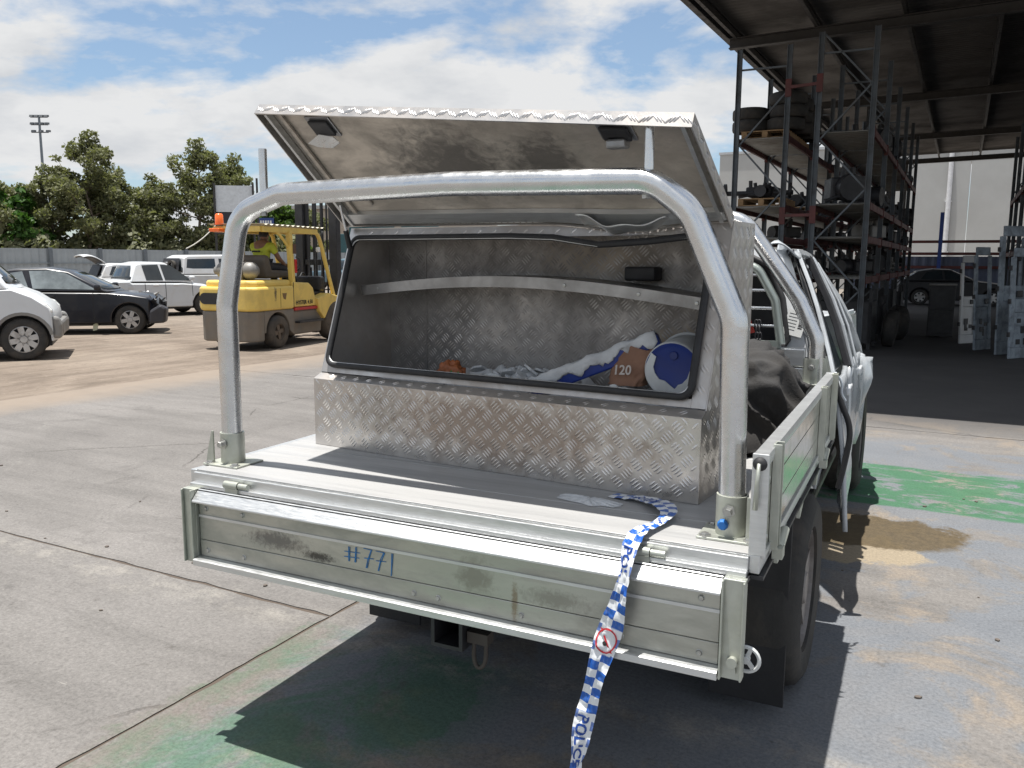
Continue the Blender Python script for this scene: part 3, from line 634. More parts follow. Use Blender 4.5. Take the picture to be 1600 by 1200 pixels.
fl=loopbar('front_loop_bar',[(-.85,0,1.1),(-.845,0,1.29),(-.77,0,1.46),(-.55,0,1.79),(0,0,1.82),(.52,0,1.79),(.765,0,1.45),(.84,0,1.29),(.845,0,1.1)],1.74,base=1.10)
for x in (-.85,.85):
    s=MB(); s.box(x-.045,x+.045,1.70,1.79,.92,1.10); s.build('front_post',ALU,ute,bevel=.012)
# headboard planks and window guard
hb=MB().box(-.80,.80,1.745,1.752,.925,1.25).build('headboard',ALU,ute)
for z0,z1 in ((.93,1.005),(1.01,1.085),(1.09,1.165),(1.17,1.245)):
    MB().box(-.80,.80,1.728,1.744,z0,z1).build('headboard_plank',ALU,hb,bevel=.004)
gd=MB(); path=[(.700,1.72,1.265),(.668,1.72,1.45),(.59,1.72,1.585),(.48,1.72,1.61),(-.48,1.72,1.61),(-.59,1.72,1.585),(-.668,1.72,1.45),(-.700,1.72,1.265)]
gd.tube(fillet(path,.07,5),.019,10); gd.bar((-.700,1.72,1.262),(.700,1.72,1.262),.03,.03); gd_o=gd.build('window_guard',pm('guard_grey_green',(.36,.40,.37),.4,.6),ute,smooth=50)
for z,x in ((1.34,.685),(1.415,.672),(1.49,.64),(1.555,.60)):
    MB().cyl((-x,1.72,z),(x,1.72,z),.006,8).build('guard_bar',TUBE,gd_o)
# ---- the crumpled cab
CAB0=1.84
def hw(z): # half width of the cab at height z
    return .86 if z<1.12 else .86-.245*((z-1.12)/.58)**1.15
bk_=MB(); no=28; ring=[]
def cabring(t):   # outer outline of the rear wall
    pts=[(.86,.62),(.86,1.12),(hw(1.4),1.4),(.655,1.64),(.55,1.71),(0,1.735),(-.55,1.71),(-.655,1.64),(-hw(1.4),1.4),(-.86,1.12),(-.86,.62),(0,.62)]
    return pts
def cy_(z): return CAB0+.11*max(0,z-1.12)/.6
out_=[Vector((x,cy_(z),z)) for x,z in cabring(0)]
inn=[(.70,1.24),(.71,1.27),(.675,1.45),(.605,1.595),(.52,1.635),(0,1.65),(-.52,1.635),(-.605,1.595),(-.675,1.45),(-.71,1.27),(-.70,1.24),(0,1.235)]
vs=out_+[Vector((x,cy_(z)-.004,z)) for x,z in inn]+[Vector((x*.97,cy_(z)+.05,z)) for x,z in inn]; n=len(inn)
bk_.add(vs,[(i,(i+1)%n,n+(i+1)%n,n+i) for i in range(n)]+[(n+i,n+(i+1)%n,2*n+(i+1)%n,2*n+i) for i in range(n)])
cabw=bk_.build('cab_back',pm('cab_white',(.74,.76,.78),.3,0,.03,3,coat=.3),ute,smooth=30,bevel=.0)
sl_=MB(); sl_.tube([Vector((x,cy_(z)-.012,z)) for x,z in inn],.013,8,closed=True); sl_.build('window_seal',BLACK,cabw,smooth=True)
lb_=MB(); lb_.add([(.60,1.828,1.36),(.705,1.828,1.40),(.775,1.828,1.285),(.70,1.828,1.235)],[(0,1,2,3)]); lb_.M=None
pap=MB(); pap.M=Matrix.Translation((.735,1.862,1.345))@Matrix.Rotation(-.18,4,'X')@Matrix.Rotation(.22,4,'Y'); pap.box(-.042,.042,0,.002,-.055,.055); pap_o=pap.build('paper_label',PAPER,cabw)
bc=MB(); bc.M=pap.M
for k in range(9): bc.box(.016,.034,-.0008,.0,.045-k*.0075,.045-k*.0075-(.003 if k%2 else .0045))
for k in range(6): bc.box(-.034,.006,-.0008,0,.04-k*.014,.0385-k*.014)
bc.build('barcode',BLKP,cabw)
# interior
i_=MB(); i_.box(-.7,.7,2.0,2.25,.75,1.15); i_.box(-.62,-.1,2.85,3.0,.75,1.4); i_.box(.1,.62,2.85,3.0,.75,1.4); i_.box(-.66,.66,3.45,3.7,.8,1.12); i_.box(-.78,.78,1.9,4.0,.5,.56); i_.build('seat',DARKC,ute,bevel=.04)
dk=MB(); dk.box(-.62,.62,2.32,2.34,.7,1.62); dk.build('cab_dark_sheet',BLKM,ute)  # black sheet added so the cab interior reads dark
q=MB(); q.bar((.40,1.98,1.62),(.52,1.99,1.28),.05,.01,(0,1,0)); q.build('seat_belt',pm('red_webbing',(.30,.03,.02),.8),ute)
def dent(p,amp,sc,seed):
    a=noise.noise(Vector(p)*sc+Vector((seed,0,0))); b=noise.noise(Vector(p)*sc*2.1+Vector((0,seed,0))); return (1.3*(abs(a)-.2)+.7*(abs(b)-.2)+.4*a)*amp
def roofz(x,y): return 1.735-.10*abs(x/.62)**3-.05*max(0,(y-2.4))+dent((x,y,0),.02,2.0,1)
rf=MB(); 
def rfn(s,t):
    x=-.64+1.28*s; y=CAB0+.10+1.33*t; return (x,y,roofz(x,y)-.0+(-.10*max(0,(x-.35))*max(0,1-abs(y-2.9)/.6)))
rf.grid(rfn,26,26); rf.build('roof',DENT,ute,solid=.012,smooth=True)
def side_panel(name,y0,y1,z0,z1,sx,fn,mat=DENT,nu=12,nv=10):
    mb=MB(); mb.grid(lambda s,t:(lambda y,z:(sx*fn(y,z),y,z))(y0+(y1-y0)*s,z0+(z1-z0)*t),nu,nv); return mb.build(name,mat,ute,solid=.02,smooth=24)
def fdoor(y,z):
    b=.885+.025*math.sin((z-.4)/.7*PI)
    return b+dent((0,y,z),.040,1.9,2)
def frd(y,z):    # rear door, sprung open at its lower rear corner
    b=.89+.02*math.sin((z-.4)/.7*PI); k=max(0,1-(y-1.98)/.75)
    return b+k*(.03+.07*max(0,(.95-z)/.55)**1.2)+dent((1,y,z),.026,2.2,5)
rd=side_panel('rear_door',1.98,2.74,.40,1.08,1,frd); fd=side_panel('front_door',2.78,3.66,.42,1.06,1,fdoor)
for o,y in ((rd,2.55),(fd,3.42)):
    h=MB(); xx=(frd(y,.96) if o is rd else fdoor(y,.96)); h.box(xx+.004,xx+.030,y,y+.16,.94,.985); h.build('handle',WHITE,o,bevel=.010)
for nm,a,b in (('rear_door',1.98,2.74),('front_door',2.78,3.66)): side_panel(nm,a,b,.42,1.08,-1,lambda y,z:.885+.02*math.sin((z-.4)/.7*PI)+dent((3,y,z),.004,3,9),WHITE)
qp=side_panel('cab_corner',CAB0,1.97,.62,1.12,1,lambda y,z:.862+.01*math.sin(z*9)+dent((7,y,z),.012,6,3),nu=6); side_panel('cab_corner',CAB0,1.97,.62,1.12,-1,lambda y,z:.864,WHITE,nu=6)
for sx in (-1,1):
    mb=MB(); mb.grid(lambda s,t:(lambda z:Vector((sx*(hw(z)+.008-.03*(1-s)**2+(.006*math.sin(z*20) if sx>0 else 0)),cy_(z)-.005+.135*s,z)))(1.115+.545*t),5,12); mb.build('cab_corner_pillar',pm('cab_white',(.74,.76,.78)),ute,solid=.02,smooth=35)
hl=MB(); hl.lathe([(0,0),(.028,0)],(.890,1.925,1.0),(1,0,0),14); hl.build('fuel_hole',BLKM,qp)
# rubber door seal bowing out, door sill and window frames
q=MB(); q.tube(smoothpath([(.90,1.965,1.12),(.93,1.97,1.0),(.985,1.98,.88),(.970,1.975,.74),(.945,1.97,.60)],3),.013,8); q.build('door_seal',BLACK,ute,smooth=True)
for sx in (-1,1):
    k_=.03 if sx>0 else 0
    for nm,path,wd,tk_,m_ in (('window_frame',[(.895,2.02,1.07),(.845,2.10,1.22),(.765,2.20,1.46),(.672,2.32,1.655)],.045,.018,DENT),('window_rubber',[(.875,2.04,1.07),(.825,2.12,1.22),(.745,2.22,1.46),(.655,2.34,1.645)],.05,.014,BLKM),
        ('door_pillar',[(.895,2.70,1.07),(.80,2.74,1.36),(.668,2.78,1.63)],.10,.03,BLKM),('window_frame',[(.912,2.80,1.06),(.826,2.83,1.35),(.682,2.88,1.625)],.05,.016,DENT),('window_rubber',[(.905,2.88,1.06),(.815,2.91,1.33),(.668,2.95,1.60)],.05,.016,BLKM),('window_frame',[(.922,2.96,1.06),(.842,2.99,1.33),(.690,3.02,1.60)],.035,.012,DENT),
        ('windscreen_pillar',[(.88,3.72,1.06),(.80,3.5,1.32),(.64,3.22,1.60)],.06,.04,DENT),('roof_rail',[(.655,2.1,1.65),(.665,2.5,1.655),(.66,2.95,1.63),(.635,3.25,1.60)],.03,.03,DENT)):
        mb=MB(); P=smoothpath([(sx*(x+k_*max(0,(1.4-abs(z-1.2)*3))*.3),y,z) for x,y,z in path],1)
        for p_,q_ in zip(P,P[1:]): mb.bar(p_,q_+(q_-p_).normalized()*.006,wd,tk_,(sx,0,.3))
        mb.build(nm,m_,ute,bevel=.004)
for sx in (-1,1):
    for P_ in ([(.862,2.08,1.08),(.650,2.34,1.635),(.650,2.74,1.62),(.868,2.70,1.08)],[(.89,2.98,1.07),(.66,3.03,1.59),(.645,3.18,1.585),(.80,3.5,1.32),(.875,3.68,1.07)]):
        mb=MB(); mb.add([(sx*x,y,z) for x,y,z in P_],[tuple(range(len(P_)))]); mb.build('dark_window_fill',GLASS,ute,solid=.006)  # opaque dark panes added for the dark interior behind broken windows
tw=MB(); tw.grid(lambda s,t:Vector((.60+.10*s+.02*math.sin(t*5),1.93+.40*t,1.688-.035*s+.02*math.sin(7*t+3*s)-.03*t*s)),6,8); tw.build('torn_roof_skin',DENT,ute,solid=.006,smooth=24)
tw=MB(); tw.grid(lambda s,t:Vector((.63+.06*s,2.04+.12*t,1.61+.05*s-.06*t+.012*math.sin(9*s+4*t))),5,5); tw.build('torn_trim',BLKM,ute,solid=.008,smooth=24)
# bonnet, wings, front
def bon(s,t):
    x=-.78+1.63*s; y=3.62+1.33*t; f=t*t
    return (x*(1-.05*f),y-.15*f*max(0,s-.4),1.10-.10*t-.10*t*t-.06*abs(x/.78)**3+dent((x,y,2),.085*(.4+s),2.4,4)+.30*s**3*max(0,1-max(0,t-.18)/.30))
mb=MB(); mb.grid(bon,17,14); mb.build('bonnet',DENT,ute,solid=.012,smooth=24)
def wing(sx,amp,mat):
    mb=MB(); cy,cz,ra=4.36,.40,.44; pts=[]
    nu,nv=18,8
    def fn(s,t):
        y=3.70+1.30*s; zlo=.45; d=abs(y-cy)
        if d<ra: zlo=max(zlo,cz+math.sqrt(ra*ra-d*d))
        ztop=.99-.08*s+.02*math.sin(s*7); z=zlo+(ztop-zlo)*t
        bulge=amp*max(0,1-abs(y-4.15)/.42)*(.5+.7*t)+.02*abs(math.sin(y*11+t*4))*amp*8
        return (sx*(.865+.03*math.sin(t*PI)+bulge-.10*max(0,s-.75)*2+dent((5,y,z),max(.012,amp*.75),4.6,6)),y,z)
    mb.grid(fn,nu,nv); return mb.build('front_wing',mat,ute,solid=.014,smooth=24)
wing(1,.060,DENT); wing(-1,.01,WHITE)
fr=MB(); fr.box(-.80,.80,4.86,5.02,.45,.72); fr.build('bumper',pm('bumper_grey',(.18,.18,.18),.6),ute,bevel=.05); MB().box(-.55,.55,4.90,4.98,.73,.95).build('grille',BLKM,ute,bevel=.03)
for sx in (-1,1): MB().box(sx*.58 if sx>0 else -.80,.80 if sx>0 else -.58,4.78,4.93,.74,.94).build('headlight',LAMP,ute,bevel=.05)
eng=MB(); eng.box(-.5,.5,3.85,4.8,.5,.92); eng.build('engine_block',BLKM,ute,bevel=.05)
MB().box(-.8,.8,1.9,3.68,.36,.45).build('sill',BLKM,ute,bevel=.03)
# chassis, axles, wheels, flaps
mb=MB()
for x in (-.50,.42): mb.box(x,x+.08,.25,4.9,.55,.70)
for y in (.5,1.6,2.6): mb.box(-.42,.42,y,y+.09,.56,.68)
mb.build('chassis',BLKM,ute,bevel=.008)
mb=MB(); mb.cyl((-.72,1.28,.37),(.72,1.28,.37),.05,12); mb.lathe([(.05,-.14),(.14,-.07),(.15,0),(.14,.07),(.05,.14)],(0,1.28,.37),(0,1,0),16); mb.build('rear_axle',BLKM,ute,smooth=50)
for (x,y_) in ((.80,1.28),(-.80,1.28),(.79,4.36),(-.79,4.36)):
    s=1 if x>0 else -1
    tmp=wheel(ute,(0,0,0),.372,.25,-1,rim=pm('dull_rim',(.30,.28,.27),.5,.5,.1,6,dirt=(.1,.08,.07),dscale=4,damt=.4),ns=6)
    tmp.location=(x,y_,.372); tmp.rotation_euler=(0,0,PI/2 if s>0 else -PI/2)
for x0 in (.62,-.885): MB().box(x0,x0+.265,.925,.937,.05,.80).build('mud_flap',BLACK,ute,bevel=.003)
b=MB(); b.lathe([(0,.008),(.010,.006),(.012,0)],(.80,.924,.42),(0,-1,0),10); b.build('bolt',BOLT,ute)
for sx in (-1,1):
    t=MB(); x0=sx*.40; t.prism([(x0-.13,.60),(x0+.13,.60),(x0+.125,.535),(x0+.05,.50),(x0-.10,.515),(x0-.13,.56)],'y',.18,.26); tl=t.build('tail_lamp',BLKM,ute,bevel=.01)
    MB().box(x0-.05,x0-.005,.172,.1795,.525,.575).build('lens',pm('dark_red_lens',(.07,.012,.012),.2),tl)
MB().box(-.56,.56,.20,.30,.60,.66).build('rear_bar',BLKM,ute,bevel=.012)
hc=MB(); hc.box(-.055,.055,.10,.40,.44,.452); hc.box(-.055,.055,.10,.40,.538,.55); hc.box(-.055,-.043,.10,.40,.452,.538); hc.box(.043,.055,.10,.40,.452,.538); hc.box(-.04,.04,.26,.40,.55,.62); hc.build('tow_hitch',BLKM,ute)
sh=MB(); sh.tube(smoothpath([(.075,.14,.47),(.072,.14,.40),(.09,.14,.375),(.115,.14,.40),(.115,.14,.47)]),.007,8); sh.box(.06,.13,.12,.16,.465,.50); sh.build('shackle',pm('rusty_shackle',(.07,.06,.052),.7,.3),ute,smooth=50)

# ---------------------------------------------------------------- aluminium tool box on the tray
def utw(p): return TO+Matrix.Rotation(-TA,3,'Z')@Vector(p)
BW=utw(BO); BRZ=BA-TA
box=thing('tool_box','checker plate aluminium tool box with its lid propped open on the tray','tool box',BW+Vector((0,0,.0005)),BRZ)
BL,BD,BH=1.50,.45,.81
def tread(mb,o,ex,ey,w_,h_,inside=None,c=.044,ht=.0026,nrm=None):
    o,ex,ey=Vector(o),Vector(ex).normalized(),Vector(ey).normalized(); n=nrm or ex.cross(ey); s2=math.sqrt(.5)
    m=int((w_+h_)/c)+3
    for i in range(-m,m):
        for j in range(-m,m):
            cx=(i+.5)*c; cy=(j+.5)*c; x=(cx-cy)*s2; y=(cx+cy)*s2
            if not(-.02<x<w_+.02 and -.02<y<h_+.02): continue
            par=(i+j)%2
            for k in range(4):
                off=(k-1.5)*c*.235; 
                d=Vector((s2,s2)) if par==0 else Vector((-s2,s2)); e=Vector((-d.y,d.x))
                px=x+e.x*off; py=y+e.y*off; L=c*(.40 if k in (1,2) else .33); wd=c*.072
                q=[(px+d.x*a*L+e.x*b*wd,py+d.y*a*L+e.y*b*wd) for a,b in ((-1,0),(-.45,-1),(.45,-1),(1,0),(.45,1),(-.45,1))]
                if min(a for a,_ in q)<.001 or max(a for a,_ in q)>w_-.001 or min(b for _,b in q)<.001 or max(b for _,b in q)>h_-.001: continue
                if inside and not inside(px,py): continue
                P=lambda a,b,hh:o+ex*a+ey*b+n*hh
                r0=(px-d.x*L*.45,py-d.y*L*.45); r1=(px+d.x*L*.45,py+d.y*L*.45)
                mb.add([P(a,b,0) for a,b in q]+[P(*r0,ht),P(*r1,ht)],[(0,1,6),(1,2,7,6),(2,3,7),(3,4,7),(4,5,6,7),(5,0,6)])
    return mb
def tb(parent,*a,m=None,**k):
    mb=tread(MB(),*a,**k); o=mb.build('tread_bars',m or BARS,parent,kind='stuff',smooth=True); return o
fp=MB().box(0,BL,0,.003,0,.25).build('front_panel',ALUPF,box,bevel=.001,seg=1)
tb(fp,(0,0,0),(1,0,0),(0,0,1),BL,.25,nrm=Vector((0,-1,0)),m=BARSF)
lg=MB().add([(0,0,.2503),(BL,0,.2503),(BL,.040,.268),(0,.040,.268),(0,.003,.244),(BL,.003,.244),(BL,.040,.262),(0,.040,.262)],[(0,1,2,3),(7,6,5,4),(0,4,5,1),(2,6,7,3),(1,5,6,2),(0,3,7,4)]).build('ledge',ALUP,box)
tb(lg,(0,0,.2505),(1,0,0),(0,.040,.0177),BL,.044)
prof=[(0.0035,.0),(.0035,.2495),(.040,.2675),(.225,BH),(BD,BH),(BD,0)]
def insp(px,py):   # px = depth, py = height
    if py<.25: return True
    return px>.04+(py-.27)/(BH-.27)*.185+.012
for x0,x1,nr in ((.0,.003,-1),(BL-.003,BL,1)):
    s=MB().prism(prof,'x',x0,x1).build('side_panel',ALUP,box)
    tb(s,(x0 if nr<0 else x1,0,0),(0,1,0),(0,0,1),BD,BH,inside=insp,nrm=Vector((nr,0,0)),ht=.0018)
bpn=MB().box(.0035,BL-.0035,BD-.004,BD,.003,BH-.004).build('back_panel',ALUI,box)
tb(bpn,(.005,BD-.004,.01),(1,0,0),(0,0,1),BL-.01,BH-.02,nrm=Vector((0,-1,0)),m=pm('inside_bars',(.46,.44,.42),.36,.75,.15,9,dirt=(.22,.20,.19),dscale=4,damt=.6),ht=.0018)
MB().box(.0035,BL-.0035,.226,BD,BH-.0035,BH).build('top_panel',ALUP,box)
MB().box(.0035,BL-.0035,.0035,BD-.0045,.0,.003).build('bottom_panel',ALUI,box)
# sloping face frame round the opening
A0=Vector((0,.040,.268)); A1=Vector((0,.225,BH)); sd=(A1-A0).normalized(); SLn=Vector((0,-sd.z,sd.y)); SLEN=(A1-A0).length
def sp(x,t,h=0): return Vector((x,0,0))+A0+sd*t+SLn*h
def slab(x0,x1,t0,t1,name,h0=-.003,h1=0.0,par=box,mat=ALUP,tr_=True):
    mb=MB(); mb.add([sp(x,t,h) for h in (h0,h1) for t in (t0,t1) for x in (x0,x1)],[(0,1,3,2),(4,6,7,5),(0,4,5,1),(2,3,7,6),(0,2,6,4),(1,5,7,3)])
    o=mb.build(name,mat,par)
    if tr_: tb(o,sp(x0,t0,h1),(1,0,0),sd,x1-x0,t1-t0,nrm=SLn)
    return o
slab(.0035,.030,.004,SLEN-.004,'face_frame'); slab(BL-.048,BL-.0035,.004,SLEN-.004,'face_frame'); slab(.0305,BL-.0485,.004,.030,'face_frame'); slab(.0305,BL-.0485,SLEN-.042,SLEN-.004,'face_frame')
x0,x1,t0,t1=.032,BL-.050,.032,SLEN-.044; rr_=.035
corn=[]
for (cx,ct,a0) in ((x1-rr_,t1-rr_,0),(x0+rr_,t1-rr_,90),(x0+rr_,t0+rr_,180),(x1-rr_,t0+rr_,270)):
    for k in range(7):
        a=R(a0+15*k); dz=0
        x=cx+rr_*math.cos(a); t=ct+rr_*math.sin(a); corn.append((x,t))
corn2=[]
for i,(x,t) in enumerate(corn):
    x2,t2=corn[(i+1)%len(corn)]; n_=8 if abs(x2-x)+abs(t2-t)>.2 else 1
    for k in range(n_): corn2.append((x+(x2-x)*k/n_,t+(t2-t)*k/n_))
def sag(x,t): return -.035*math.exp(-((x-1.13)/.17)**2) if t>t1-.02 else 0     # top edge kicked in near the right end
seal=MB().tube([sp(x,t+sag(x,t),.012) for x,t in corn2],.0115,8,closed=True).build('rubber_seal',BLACK,box,smooth=True)
lip=MB(); 
CC=[(x,t+sag(x,t)) for x,t in corn2]; cxm=(x0+x1)/2; ctm=(t0+t1)/2
lip.tube([sp(x+(cxm-x)*.008,t+(ctm-t)*.03,.016) for x,t in CC],.0032,6,closed=True); lip.build('inner_lip',ALU,seal,smooth=True)
# bowed shelf inside
def shz(s): return .588+.055*math.sin(PI*min(1,max(0,s*1.02)))-.018*s
sf=MB(); n=40
vs=[];fs=[]
for k in range(n+1):
    s=k/n; x=.012+(BL-.024)*s; z=shz(s); yf=.262-.02*math.sin(PI*s)
    vs+=[(x,yf,z),(x,yf,z-.036),(x,BD-.006,z),(x,yf+.02,z-.036)]
for k in range(n):
    a=4*k; b=a+4; fs+=[(a,b,b+1,a+1),(a,a+2,b+2,b),(a+1,b+1,b+3,a+3)]
sf.add(vs,fs); sf_o=sf.build('shelf',pm('shelf_alu',(.42,.41,.40),.45,.7,.15,8,dirt=(.25,.23,.21),dscale=5,damt=.4),box,solid=.003,smooth=40)
for s in (.06,.62,.80,.93):
    x=.012+(BL-.024)*s; MB().lathe([(0,.004),(.006,.003),(.007,0)],(x,.262-.02*math.sin(PI*s)-.001,shz(s)-.018),(0,-1,0),8).build('rivet',BOLT,sf_o)
MB().box(.188,.196,BD-.0065,BD-.0045,.01,.80).build('seam_strip',ALUI,box)
MB().box(1.09,1.20,.36,.435,.625,.672).build('shadow_block',BLACK,box,bevel=.008)  # black block standing in for a patch of shadow above the shelf
# lid, twisted on a torn hinge
LH0,LH1=Vector((.0,.222,.828)),Vector((BL,.222,.822)); LO0,LO1=Vector((.055,-.268,1.189)),Vector((1.537,-.252,1.041))
def lidp(s,t,h=0):
    a=LH0.lerp(LH1,s); b=LO0.lerp(LO1,s); p=a.lerp(b,t)
    d=(b-a).normalized(); nr=Vector((1,0,0)).cross(d).normalized()      # points to the outer side or inner side
    if nr.z<0: nr=-nr
    k=max(0,1-t/.16)*math.exp(-((s-.79)/.13)**2); p=p+nr*(-.028*k)+nr*(.010*math.sin(PI*s)*math.sin(PI*t))
    return p+nr*h
lid=MB().grid(lambda s,t:lidp(s,t,0),40,14).build('lid',ALUL,box,smooth=True,solid=0)
skin=MB().grid(lambda s,t:lidp(s,t,.004),40,14).build('lid_skin',ALUP,lid,smooth=True)
def rim(name,fa,fb,n=36,mat=ALUP):
    mb=MB(); vs=[]; fs=[]
    for k in range(n+1):
        s=k/n; vs+=[fa(s,.0055),fa(s,-.034),fb(s,.0055),fb(s,-.034)]
    for k in range(n):
        a=4*k;b=a+4; fs+=[(a,b,b+1,a+1),(a+2,a+3,b+3,b+2),(a,a+2,b+2,b),(a+1,b+1,b+3,a+3)]
    fs+=[(0,1,3,2),(4*n,4*n+2,4*n+3,4*n+1)]
    return mb.add(vs,fs).build(name,mat,lid)
e1=rim('front_rim',lambda s,h:lidp(s,1,h),lambda s,h:lidp(s,.992,h))
rim('side_rim',lambda t,h:lidp(0,t*.99,h),lambda t,h:lidp(.0026,t*.99,h)); rim('side_rim',lambda t,h:lidp(1,t*.99,h),lambda t,h:lidp(.9974,t*.99,h)); rim('hinge_rim',lambda s,h:lidp(s*.99+.005,.0,h*.5),lambda s,h:lidp(s*.99+.005,.012,h*.5))
# tread bars on the lid's near edge and right edge
def edge_tread(f0,f1,L,hh,par):
    mb=tread(MB(),(0,0,0),(1,0,0),(0,1,0),L,hh,nrm=Vector((0,0,1)),ht=.0028,c=.030 if hh<.1 else .044)
    for i,v in enumerate(mb.v):
        s=v.x/L; t=v.y/hh; a=f0(s,t); nrm=f1(s); mb.v[i]=a+nrm*(v.z+.0004)
    return mb.build('tread_bars',BARS,par,kind='stuff',smooth=True)
def chevron_edge(f0,f1,L,hh,par):
    mb=MB(); n_=int(L/.036)
    for k in range(n_):
        sg_=1 if k%2 else -1; cx=(k+.5)*L/n_
        for j in (-1,0,1):
            c_=Vector((cx+j*.0105,hh*(.5+.06*j*sg_))); d=Vector((.75*sg_,.85)).normalized(); e=Vector((-d.y,d.x)); Lh=.0145; wd=.0026
            q=[c_+d*(a*Lh)+e*(b*wd) for a,b in ((-1,0),(-.5,-1),(.5,-1),(1,0),(.5,1),(-.5,1))]
            P=lambda w_,h_:f0(w_.x/L,w_.y/hh)+f1(w_.x/L)*h_
            mb.add([P(w_,.0004) for w_ in q]+[P(c_-d*Lh*.5,.003),P(c_+d*Lh*.5,.003)],[(0,1,6),(1,2,7,6),(2,3,7),(3,4,7),(4,5,6,7),(5,0,6)])
    return mb.build('tread_bars',BARS,par,kind='stuff',smooth=True)
chevron_edge(lambda s,t:lidp(s,1,-.033+.038*t),lambda s:(lidp(s,1)-lidp(s,.9)).normalized(),1.56,.039,lid)
chevron_edge(lambda s,t:lidp(1,s*.99,-.033+.038*t),lambda s:Vector((1,0,0)),.55,.039,lid)
edge_tread(lambda s,t:lidp(s,t,.004),lambda s:(lidp(s,.5,.1)-lidp(s,.5,0)).normalized(),1.53,.55,lid)
# double-skin strips on the lining, latches, strut bracket, hinge knuckles
def lpatch(s0,s1,t0,t1,h0,h1,name,mat,par=None,n=10,bev=0):
    mb=MB(); vs=[]; fs=[]
    for k in range(n+1):
        s=s0+(s1-s0)*k/n; vs+=[lidp(s,t0,h0),lidp(s,t1,h0),lidp(s,t1,h1),lidp(s,t0,h1)]
    for k in range(n):
        a=4*k;b=a+4; fs+=[(a,a+1,b+1,b),(a+1,a+2,b+2,b+1),(a+2,a+3,b+3,b+2),(a+3,a,b,b+3)]
    fs+=[(0,3,2,1),(4*n,4*n+1,4*n+2,4*n+3)]
    return mb.add(vs,fs).build(name,mat,par or lid,bevel=bev)
lpatch(.016,.024,.02,.97,-.024,-.002,'stiffener',ALU); lpatch(.045,.056,.02,.97,-.010,-.001,'stiffener',ALUL); lpatch(.976,.984,.02,.97,-.024,-.002,'stiffener',ALU)
lpatch(.01,.99,.03,.12,-.018,-.001,'hinge_stiffener',ALU,n=36)
for s,bent in ((.150,True),(.845,False)):
    L_=lpatch(s-.035,s+.035,.78,.93,-.006,-.0006,'latch',pm('latch_zinc',(.30,.30,.31),.4,.7,.2,20),bev=.003)
    lpatch(s-.028,s+.028,.80,.91,-.018,-.0065,'latch_dish',BLKM,lid,bev=.006)
    hb_=MB(); c=lidp(s,.80,-.022)
    if bent:
        hb_.add([c+Vector(v) for v in ((-.07,-.01,-.015),(-.02,-.012,.01),(.035,-.005,.0),(.06,0,-.02),(.03,.0,-.035),(-.03,-.004,-.028))],[(0,1,2,5),(2,3,4,5)])
        hb_.build('bent_handle',pm('bright_zinc',(.6,.62,.63),.3,.9,.1,20),lid,solid=.004)
    else:
        hb_.box(c.x-.028,c.x+.028,c.y-.02,c.y+.02,c.z-.014,c.z+.01); hb_.build('latch_block',pm('latch_zinc2',(.34,.34,.34),.4,.6,.2,20),lid,bevel=.006)
br=lpatch(.085,.125,.18,.42,-.012,-.0008,'strut_bracket',ALUL,bev=.008)
kn=MB(); m=60
for k in range(m):
    s=(k+.12)/m; e=(k+.88)/m; s=.006+s*.985; e=.006+e*.985
    dz=-.03*math.exp(-((s-.80)/.10)**2)
    kn.cyl(LH0.lerp(LH1,s)+Vector((0,-.008,-.006+dz)),LH0.lerp(LH1,e)+Vector((0,-.008,-.006+dz)),.0048,8)
kn.build('hinge_knuckles',ALU,box,kind='stuff')
st=MB(); a=Vector((.040,.17,.735)); b=lidp(.030,.22,-.02); st.cyl(a,a.lerp(b,.40),.010,12); so_=st.build('gas_strut',BLACK,box,smooth=40); MB().cyl(a.lerp(b,.4),b,.005,10).build('strut_rod',TUBE,so_)
# torn aluminium flap hanging at the damaged hinge
def torn(s,t):
    x=1.02+.30*s; return Vector((x,.20-.07*t+.008*math.sin(s*9),.805-.030*math.sin(PI*s)**1.5+.03*t*(1-.6*s)+.006*math.sin(s*14)))
MB().grid(torn,22,5).build('torn_flap',ALU,box,solid=.002,smooth=True)

# ---------------------------------------------------------------- things lying in the tool box
def bw(p): return BW+Matrix.Rotation(BRZ,3,'Z')@Vector(p)
def blob_fn(seed,amp,sc): return lambda p:1+amp*(noise.noise(p*sc+Vector((seed,1,2)))+.5*noise.noise(p*sc*2.1+Vector((seed,5,2))))
def mound(name,label,cat,c,size,mat,seed,amp=.25,sc=3,sub=4,rz_=0,kind=None,crease=0):
    bm=bmesh.new(); bmesh.ops.create_icosphere(bm,subdivisions=sub,radius=1); f=blob_fn(seed,amp,sc)
    for v in bm.verts:
        d=v.co.normalized(); r=f(d)
        if crease: r+=-crease*abs(noise.noise(d*4.0+Vector((seed*2,0,3))))*1.6+crease*.5
        p=d*r; 
        if p.z<-.25: p.z=-.25+(p.z+.25)*.12
        v.co=Vector((p.x*size[0],p.y*size[1],(p.z+.25)*size[2]))
    me=bpy.data.meshes.new(name); bm.to_mesh(me); bm.free(); me.shade_smooth(); me.materials.append(mat)
    o=bpy.data.objects.new(name,me); col.objects.link(o); o.location=c; o.rotation_euler=(0,0,rz_); tag(o,label,cat,kind=kind); return o
